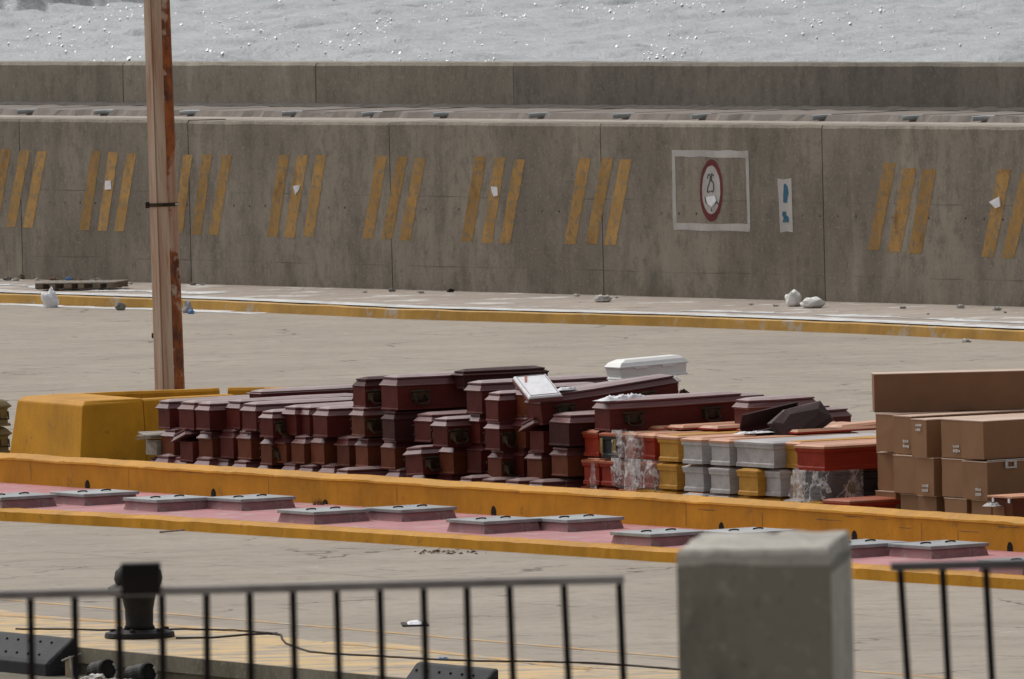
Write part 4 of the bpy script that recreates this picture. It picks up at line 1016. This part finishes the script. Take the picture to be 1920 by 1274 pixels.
carton(1846, -.15, .0, 'cardboard box on the bottom row behind the brown wooden box', .5)
carton(1665, .28, .455, 'plain cardboard box on the second row beside the black wrapped coffin', .42)
carton(1698, .0, .46, 'broad plain cardboard box on the second row, left of a dark slit', .48)
carton(1735, -.08, .455, 'cardboard box with white print low on the second row, narrow', .37, prints=(.05, .10))
carton(1788, -.1, .46, 'plain cardboard box on the second row, middle', .46)
carton(1829, -.2, .455, 'cardboard box on the second row with white print and strap, long side showing', .5, prints=(-.02, .10), L=1.9)
carton(1661, .2, .92, 'plain cardboard box on the third row under the big top box', .40)
carton(1693, .05, .92, 'cardboard box on the third row with white print at bottom right', .38, prints=(-.02, .13))
carton(1724, -.1, .905, 'cardboard box on the third row with white print near its top', .35, prints=(.06, .36), yaw=-4)
carton(1785, -.08, .92, 'cardboard box on the third row with white print, centre', .42, prints=(-.04, .12))
e = carton(1824, -.2, .93, 'cardboard box on the third row with its long side towards the gate', .45, L=1.9)
carton(1638, .35, 1.375, 'big dark cardboard box alone on top of the stack', .45, L=2.0, h=.46, yaw=-31, m='cardboard_dark')
# strap with buckle label
P = place(1829, -.2, .91); se = empty('packing_strap', yawM(P, YAW), 'white packing strap with square buckle round the right hand boxes', 'strap')
MB().box(-.012, 1.8, -.262, -.258, .005, .016).build('strap_band', M['print_white'], se)
mb = MB()
for q in ((.24, .40, .0, .018), (.24, .40, .075, .093), (.24, .275, .019, .074), (.365, .40, .019, .074)):
    mb.box(q[0], q[1], -.268, -.263, q[2]-.09, q[3]-.09)
mb.build('buckle', M['print_white'], se)
# brown wooden box front right
P = place(1880, -.75, .0)
e = empty('wooden_box', yawM(P, YAW), 'small red brown box with pale lid and white clips before the cartons', 'box')
MB().box(0, 1.2, -.22, .22, 0, .55).build('box_body', M['brown_burg'], e, .004)
MB().box(-.03, 1.25, -.25, .25, .552, .575).build('lid', M['peach'], e, .004)
MB().box(-.008, -.002, -.06, .17, .24, .45).build('patch_panel', simple('orange brown panel', (.25,.11,.045), (.2,.085,.035), 4, .7), e)
for y in (-.2, .12): MB().box(-.045, -.032, y-.015, y+.015, .50, .55).build('clip', M['paper'], e)
cloth(1860, -.85, .46, 'grey white torn sheet beside the red brown box', .16, .2, .05, M['lav'], 21, .2, 'torn_sheet', 'sheet')

# ================================================================== SMALL THINGS
# pallet
P = at(66, 546, .18)
e = empty('wooden_pallet', yawM(P, math.atan2(-.25, 1)), 'weathered wooden pallet lying on the pavement by the sea wall', 'pallet')
for k in range(3): MB().box(0, 1.5, .1+.45*k, .2+.45*k, .02, .035).build('bottom_board', M['wood_brown'], e)
for k in range(6):
    MB().box(k*.278, k*.278 + (.11 if k % 2 else .15), 0, 1.05, .036, .125).build('block', M['wood_brown'], e)
for k in range(5): MB().box(-.01, 1.51, .02+.22*k, .17+.22*k, .126, .145).build('top_board', M['wood_grey'], e)
def blob(name, label, cat, P, r, sc, m, seed, group=None, rough=.35, yaw=0):
    bm = bmesh.new(); bmesh.ops.create_icosphere(bm, subdivisions=3, radius=1)
    for v in bm.verts:
        d = v.co.copy(); k = 1 + rough*mnoise.noise(d*1.6 + Vector((seed, 0, 0))) + rough*.5*mnoise.noise(d*4 + Vector((0, seed, 0)))
        tp_ = 1 - .3*d.z if name in ('plastic_bag', 'bag') else 1
        v.co = Vector((d.x*sc[0]*tp_, d.y*sc[1]*tp_, max(-.75, d.z)*sc[2] + .7*sc[2])) * r * k
    me = bpy.data.meshes.new(name); bm.to_mesh(me); bm.free(); me.materials.append(m)
    if name in ('sack', 'plastic_bag', 'bag'): me.shade_smooth()
    o = link(name, me); o.matrix_world = yawM(P, yaw); tag(o, label, cat, group); return o
def sack(P, label, lx, h, seed, yaw):
    e = blob('sack', label, 'sack', P, 1, (lx, .17, h/1.6), M['sack'], seed, 'white sacks against the sea wall', .28, yaw); return e
sack(at(1488, 574, .18), 'upright bulging white sack against the sea wall', .15, .24, 3, .1)
sack(at(1524, 577, .18), 'flatter white sack lying right of the upright sack', .21, .16, 8, -.1)
blob('plastic_bag', 'crumpled white plastic bag hanging over the left pavement kerb', 'bag', at(95, 577), 1, (.15, .1, .18), M['paper'], 31, None, .45)
blob('plastic_bag', 'thin clear white plastic bag on the pavement by the sea wall', 'bag', at(1130, 566, .18), 1, (.15, .12, .07), M['bone'], 17, None, .6)
blob('stone', 'grey block at the foot of the pavement kerb', 'stone', at(226, 582), 1, (.09, .07, .08), M['greyrub'], 5, None, .3)
o = blob('bag', 'pale bag with blue bottom at the kerb behind the lamp post', 'bag', at(352, 587), 1, (.09, .08, .13), M['lav'], 6, None, .4)
blob('plastic_scrap', 'blue plastic scrap on the ground by the kerb right of the lamp post', 'litter', at(358, 589), 1, (.06, .05, .05), M['blue'], 9, None, .5)
LG = 'rubble and litter along the foot of the sea wall'
items = [(15, 524, .10, 'greyrub'), (30, 525, .07, 'bone'), (48, 521, .13, 'brownrub'), (70, 524, .06, 'bone'), (100, 524, .09, 'brownrub'), (128, 524, .08, 'blue'), (150, 526, .06, 'brownrub'), (180, 528, .12, 'greyrub'), (225, 530, .06, 'bone'), (245, 531, .05, 'bone'), (362, 533, .07, 'greyrub'), (380, 533, .05, 'greyrub'),
         (684, 547, .05, 'bone'), (735, 545, .08, 'greyrub'), (790, 548, .07, 'bone'), (845, 546, .075, 'bollard'), (1082, 554, .06, 'bone'), (1155, 557, .04, 'bone'), (1408, 570, .05, 'bone'), (1455, 573, .06, 'bone'), (1693, 577, .06, 'greyrub'), (1800, 576, .09, 'bone'), (1870, 580, .09, 'bone'), (1812, 637, .09, 'bone'), (1740, 588, .03, 'brownrub'), (1885, 585, .03,'brownrub')]
cnames = {'greyrub': 'grey stone', 'bone': 'pale crumpled scrap', 'brownrub': 'brown clump of litter', 'blue': 'blue plastic scrap', 'bollard': 'black rag'}
places = ['at the left frame edge', 'beside the leftmost stone', 'left of the pallet', 'above the pallet left end', 'behind the pallet left half', 'behind the pallet middle', 'behind the pallet, right of the blue scrap', 'behind the pallet right end', 'just right of the pallet', 'between pallet and lamp post', 'right of the lamp post', 'slightly right of the one by the lamp post',
          'left of the second wall joint', 'at the second wall joint', 'right of the second wall joint', 'under the sixth stripe group', 'left of the third wall joint', 'right of the clear bag', 'left of the sacks', 'immediately left of the sacks', 'right of the sacks', 'under the last stripe groups', 'near the right frame edge', 'at the kerb by the right frame edge', 'on the pavement far right', 'on the pavement at the right edge']
for i, (x, y, r, mm) in enumerate(items):
    z = .18 if y < 600 else 0
    blob('litter', '%s %s, along the sea wall' % (cnames[mm], places[i]), 'litter', at(x, y + (5 if z == 0 else 2), z), 1, (r*.85, r*.6, r*.38), M[mm], i*3.7, LG, .6)
# papers stuck on the wall
PG = 'white papers stuck on the sea wall'
for i, (pix, lb) in enumerate([([(199, 339), (209, 339), (210, 355), (199, 356)], 'small upright white paper on the second stripe group from the left'),
        ([(552, 349), (565, 347), (562, 356), (555, 365)], 'torn white paper on the fourth stripe group, rust beneath it'),
        ([(923, 350), (934, 351), (935, 367), (927, 369), (924, 360)], 'white paper on the sixth stripe group, left of the speed sign'),
        ([(1326, 370), (1341, 367), (1345, 377), (1337, 388), (1330, 384)], 'white paper covering the lower half of the speed sign'),
        ([(1856, 379), (1876, 369), (1878, 387), (1868, 391)], 'triangular white paper on the last stripe group at right')]):
    q = [wall_x(*p) for p in pix]; c_ = (sum(a for a, _ in q)/len(q), sum(b_ for _, b_ in q)/len(q))
    vs = [(x - c_[0], -.02 - .02*random.random(), z - c_[1]) for x, z in q] + [(x - c_[0], -.012, z - c_[1]) for x, z in q]
    n = len(q); fs = [tuple(range(n)), tuple(range(2*n-1, n-1, -1))] + [(k, (k+1) % n, n+(k+1) % n, n+k) for k in range(n)]
    o = MB().add(vs, fs).build('paper_notice', M['paper']); o.matrix_world = we.matrix_world @ Matrix.Translation((c_[0], 0, c_[1])); tag(o, lb, 'paper', PG)
# bollard
P = at(262, 1196)
e = empty('mooring_bollard', yawM(P, .3), 'black iron mooring bollard on the quay edge behind the gate', 'bollard')
MB().lathe([(.36, 0), (.37, .02), (.36, .06), (.27, .085), (.2, .09)], 28).build('base_flange', M['bollard'], e, smooth=False)
MB().lathe([(.17, .088), (.145, .14), (.15, .3), (.18, .45), (.235, .55), (.255, .62), (.24, .70), (.19, .75), (.06, .765)], 28).build('bollard_post', M['bollard'], e, smooth=True)
for k in range(6):
    a = k*math.pi/3; MB().lathe([(.03, .06), (.03, .10), (.02, .105)], 6, Matrix.Translation((.29*math.cos(a), .29*math.sin(a), 0))).build('bolt', M['bollard'], e)
MB().tube([(-.16, -.02, .48), (-.27, -.06, .52), (-.33, -.06, .50)], [.07, .06, .05], 8).build('horn', M['bollard'], e)
# rope
RP = [(30, 1180), (120, 1180), (200, 1182), (330, 1180), (440, 1182), (505, 1187), (527, 1191), (529, 1199), (536, 1207), (560, 1216), (580, 1222), (620, 1226), (700, 1230), (800, 1236), (900, 1240), (1000, 1241), (1100, 1243), (1180, 1248), (1266, 1255), (1400, 1262)]
pts = []
for (x0, y0), (x1, y1) in zip(RP, RP[1:]):
    for k in range(6):
        x, y = x0 + (x1-x0)*k/6, y0 + (y1-y0)*k/6; pts.append(at(x, y + .8*mnoise.noise((x*.05, y*.1, 2)), .012))
o = MB().tube(pts, .012, 6).build('rope', M['rope']); tag(o, 'thin dark rope lying along the quay behind the gate', 'rope')
RP = [(330, 1197), (400, 1196), (470, 1190), (520, 1188)]
o = MB().tube([at(x, y, .012) for x, y in RP], .014, 6).build('rope', M['rope']); tag(o, 'short dark rope end beside the bollard base', 'rope')
# carton scrap, blue scrap, twig, dry leaves
P = at(755, 1176); e = empty('flattened_box', yawM(P, .05), 'flattened black and white box on the dock between gate bars', 'box')
MB().box(0, .28, 0, .5, 0, .018).build('dark_base', M['rope'], e); MB().loft([[(.06,.05,.019),(.2,.05,.019),(.22,.4,.019),(.06,.4,.019)], [(.09,.1,.045),(.16,.1,.04),(.17,.35,.05),(.09,.35,.04)]]).build('white_flap', M['paper'], e)
blob('plastic_scrap', 'blue plastic scrap beside the rope on the quay', 'litter', at(830, 1237), 1, (.05, .05, .015), M['blue'], 2, None, .5)
o = MB().tube([at(300, 998, .01), at(345, 994, .06)], .012, 5).build('twig', M['brownrub']); tag(o, 'thin twig lying against the yellow kerb at left', 'twig')
DG = 'dry leaves beside the yellow kerb'
lv = MB()
for k in range(46):
    p = at(random.gauss(835, 30), random.gauss(1036, 2.0), .008); a = random.uniform(0, 6.28); r = random.uniform(.015, .045)
    mm = Matrix.Translation(p) @ Matrix.Rotation(a, 4, 'Z') @ Matrix.Rotation(random.uniform(-.5, .9), 4, 'X')
    lv.add([(-r, 0, 0), (0, -r*.5, .01), (r, 0, 0), (0, r*.5, .015)], [(0,1,2,3)], mm)
tag(lv.build('dry_leaves', M['brownrub']), 'scatter of dry brown leaves beside the yellow kerb', 'leaves', None, 'stuff')
# small plant tuft at parapet base
lv = MB()
for k in range(26):
    p = at(598 + random.gauss(0, 6), 947, .15); hgt = random.uniform(.04, .10)
    lv.add([tuple(p + Vector((-.006,0,0))), tuple(p + Vector((.006,0,0))), tuple(p + Vector((random.uniform(-.04,.04), -.02, hgt)))], [(0,1,2)])
tag(lv.build('weed_tuft', simple('dry weed', (.11,.10,.04), (.16,.13,.06), 9, .9)), 'small dry weed tuft at the parapet foot', 'plant')

# rubber fenders on the quay
def fender(px0, px1, label, ztop):
    s0_, s1_ = px0, px1
    a = q0 + qd*s0_ - back*.02; ln = s1_ - s0_
    e = empty('quay_fender', yawM(a, math.atan2(qd.y, qd.x)), label, 'fender', 'black rubber fenders on the quay')
    prof = [(0, -1.6), (-.33, -1.6), (-.35, -.155), (-.31, -.115), (-.05, ztop-.015), (0, ztop)]
    rgs = [[(x, y*sg, z) for y, z in prof] for x in (0, .03, ln-.03, ln)]
    for q in (0, 3): rgs[q] = [(rgs[q][0][0], y*sg*.9, z*.98-.01) for y, z in prof]
    MB().loft(rgs).build('rubber_block', M['rubber'], e, .012)
    n = max(2, int(ln/.24))
    for i in range(n):
        for f in (.22, .8):
            x = .12 + i*(ln-.2)/n; y = -.05 + (-.26)*f; z = (ztop-.015) + (-.115-ztop+.015)*f
            MB().lathe([(.014, -.005), (.014, .012), (.008, .014)], 7, Matrix.Translation((x, y*sg, z)) @ Matrix.Rotation(.5*sg, 4, 'X')).build('bolt', M['black_hole'], e)
fender(-4.5, -.05, 'black rubber quay fender at the lower left, left of the bollard', .10)
fender((at(790, 1276) - q0).dot(qd), (at(940, 1290) - q0).dot(qd), 'black rubber quay fender at the bottom centre behind the gate', .19)
# litter on the lower ledge below the quay edge
for i, (x, y, lb) in enumerate(((190, 1262, 'black plastic drum by the quay wall, nearer the fender'), (262, 1268, 'black plastic drum by the quay wall below the bollard'))):
    P = at(x + 25, 1221 + (x-165)*.098, 0); P = P - back*.16; P.z = -.28; mm = Matrix.Rotation(math.radians(80), 4, 'X')
    e = empty('plastic_drum', yawM(P + Vector((0, 0, .105)), .5 + .2*i), lb, 'drum', 'black plastic drums below the quay edge')
    MB().lathe([(.02, -.16), (.095, -.16), (.105, -.14), (.097, -.08), (.105, 0), (.097, .08), (.105, .14), (.09, .16), (.08, .14), (.02, .13)], 20, mm).build('drum_body', M['bollard'], e)
    MB().tube([(.092*math.cos(a), -.155, .092*math.sin(a)) for a in np.linspace(-.8, .9, 6)], .014, 6).build('white_rim', M['bone'], e)
for i, (x, y, r, pl) in enumerate(((172, 1266, .06, 'nearest the fender'), (190, 1272, .1, 'below the left drum'), (222, 1276, .07, 'between the drums'), (255, 1284, .09, 'below the right drum'), (350, 1280, .07, 'right of the drums'))):
    blob('foam_litter', 'white foam lump on the ledge under the quay, ' + pl, 'litter', Vector((*(at(x + 48, 1221 + (x-142)*.098, 0) - back*.38)[:2], -.28)), 1, (r*1.2, r, r*.5), M['bone'], i*5+1, 'white foam lumps under the quay edge', .4)
P = at(158, 1217, 0) - back*.2; P.z = -.28
e = empty('beige_board', yawM(P, -.6), 'beige upright board beside the left quay fender', 'board'); MB().box(-.02, .06, -.02, .01, 0, .2).build('board', M['beige'], e)
MB().tube([(.08, -.03, 0), (.05, -.03, .22)], .012, 6).build('stick', M['bone'], e); MB().tube([(-.05, -.03, .17), (.2, -.03, .25)], .012, 6).build('stick', M['wood_grey'], e)

# ================================================================== FOREGROUND: PILLAR AND GATES
DP = 31.0
A_, B_ = fg(1268, 1041, DP), fg(1556, 1037, DP)
pc = (A_ + B_)/2; wP = (B_ - A_).length
zt = A_.z
ang = math.radians(-6.0)
e = empty('concrete_pillar', yawM(Vector((A_.x, A_.y, 4.9)), ang), 'square weathered concrete gate pillar in the blurred foreground', 'pillar')
n = 12
def rr(z, g=0, jz=0): 
    out = []
    D = .78
    for k in range(n): out.append((wP*k/n, 0, z + jz*mnoise.noise((k*.9, 1, 0))))
    for k in range(n): out.append((wP + .0*k, D*k/n, z + jz*mnoise.noise((k*.9, 2, 0))))
    for k in range(n): out.append((wP*(1-k/n), D, z + jz*mnoise.noise((k*.9, 3, 0))))
    for k in range(n): out.append((0, D*(1-k/n), z + jz*mnoise.noise((k*.9, 4, 0))))
    return [(wP/2 + (x-wP/2)*(1-g), D/2 + (y-D/2)*(1-g), zz) for x, y, zz in out]
h = zt - 4.9
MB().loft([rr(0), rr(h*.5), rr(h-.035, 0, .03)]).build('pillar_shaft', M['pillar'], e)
MB().loft([[(wP+.003, q, z) for q, z in ((.01, 0), (.76, 0), (.76, h-.06), (.01, h-.06))], [(wP-.05, q, z) for q, z in ((.01, 0), (.76, 0), (.76, h-.06), (.01, h-.06))]]).build('lit_side', M['pillar_top'], e)  # right side painted paler, as if catching more light than the front
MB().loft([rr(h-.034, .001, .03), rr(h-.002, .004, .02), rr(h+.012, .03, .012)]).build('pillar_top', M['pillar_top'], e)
def gate(name, label, tops, bars, rail='rail'):
    a, b_ = fg(*tops[0], DP), fg(*tops[1], DP)
    e = empty(name, Vector((a.x, a.y, 4.9)), label, 'gate', 'black iron gates beside the pillar')
    o = Vector((a.x, a.y, 4.9)); d = (b_ - a)
    yv = Vector((0, 1, 0)); hw = .010
    MB().loft([[tuple(p - o + Vector((0, s*.022, s2*.011))) for s, s2 in ((-1,-1),(1,-1),(1,1),(-1,1))] for p in (a - d.normalized()*.02, b_ + d.normalized()*.0105)]).build('top_rail', M[rail], e)
    for xt, xb in bars:
        f = (xt - tops[0][0]) / (tops[1][0] - tops[0][0]); top = a.lerp(b_, f) + Vector((0, 0, -.0105))
        yb = 1274; bt = fg(xb, yb, DP); dr = (bt - top); bot = top + dr * ((5.02 - top.z)/dr.z)
        w_ = .0095
        MB().loft([[tuple(q - o + Vector((s*w_, s2*w_, 0))) for s, s2 in ((-1,-1),(1,-1),(1,1),(-1,1))] for q in (bot, top)]).build('bar', M['fence'], e)
    z = 5.0
    MB().box(min(0, d.x) - .03, max(0, d.x) + .03, -.016, .016, z - 4.9 - .02, z - 4.9 + .018).build('bottom_rail', M['fence'], e)
    return e, o
LB_ = [(57, 60), (140, 143), (222, 226), (303, 306), (387, 389), (468, 471), (549, 553), (631, 636), (712, 717), (794, 799), (875, 880), (955, 962), (1057, 1066), (1161, 1169)]
LB_ = [(-23, -22), (-104, -104), (-185, -186), (-266, -268)][::-1] + LB_
ge, go = gate('iron_gate', 'black iron bar gate left of the concrete pillar, with a square lock box', ((-300, 1124), (1163, 1087)), LB_)
c = fg(265, 1083, DP) - go
MB().box(c.x-.055, c.x+.053, c.y-.03, c.y+.03, c.z-.045, c.z+.04).build('lock_box', M['fence'], ge, .004)
gate('iron_gate', 'black iron bar gate right of the concrete pillar', ((1684, 1063), (2330, 1046)), [(1688, 1702), (1767, 1778), (1848, 1860), (1930, 1943), (2012, 2026), (2094, 2108), (2176, 2190)], 'rail_dark')
bpy.context.view_layer.update()
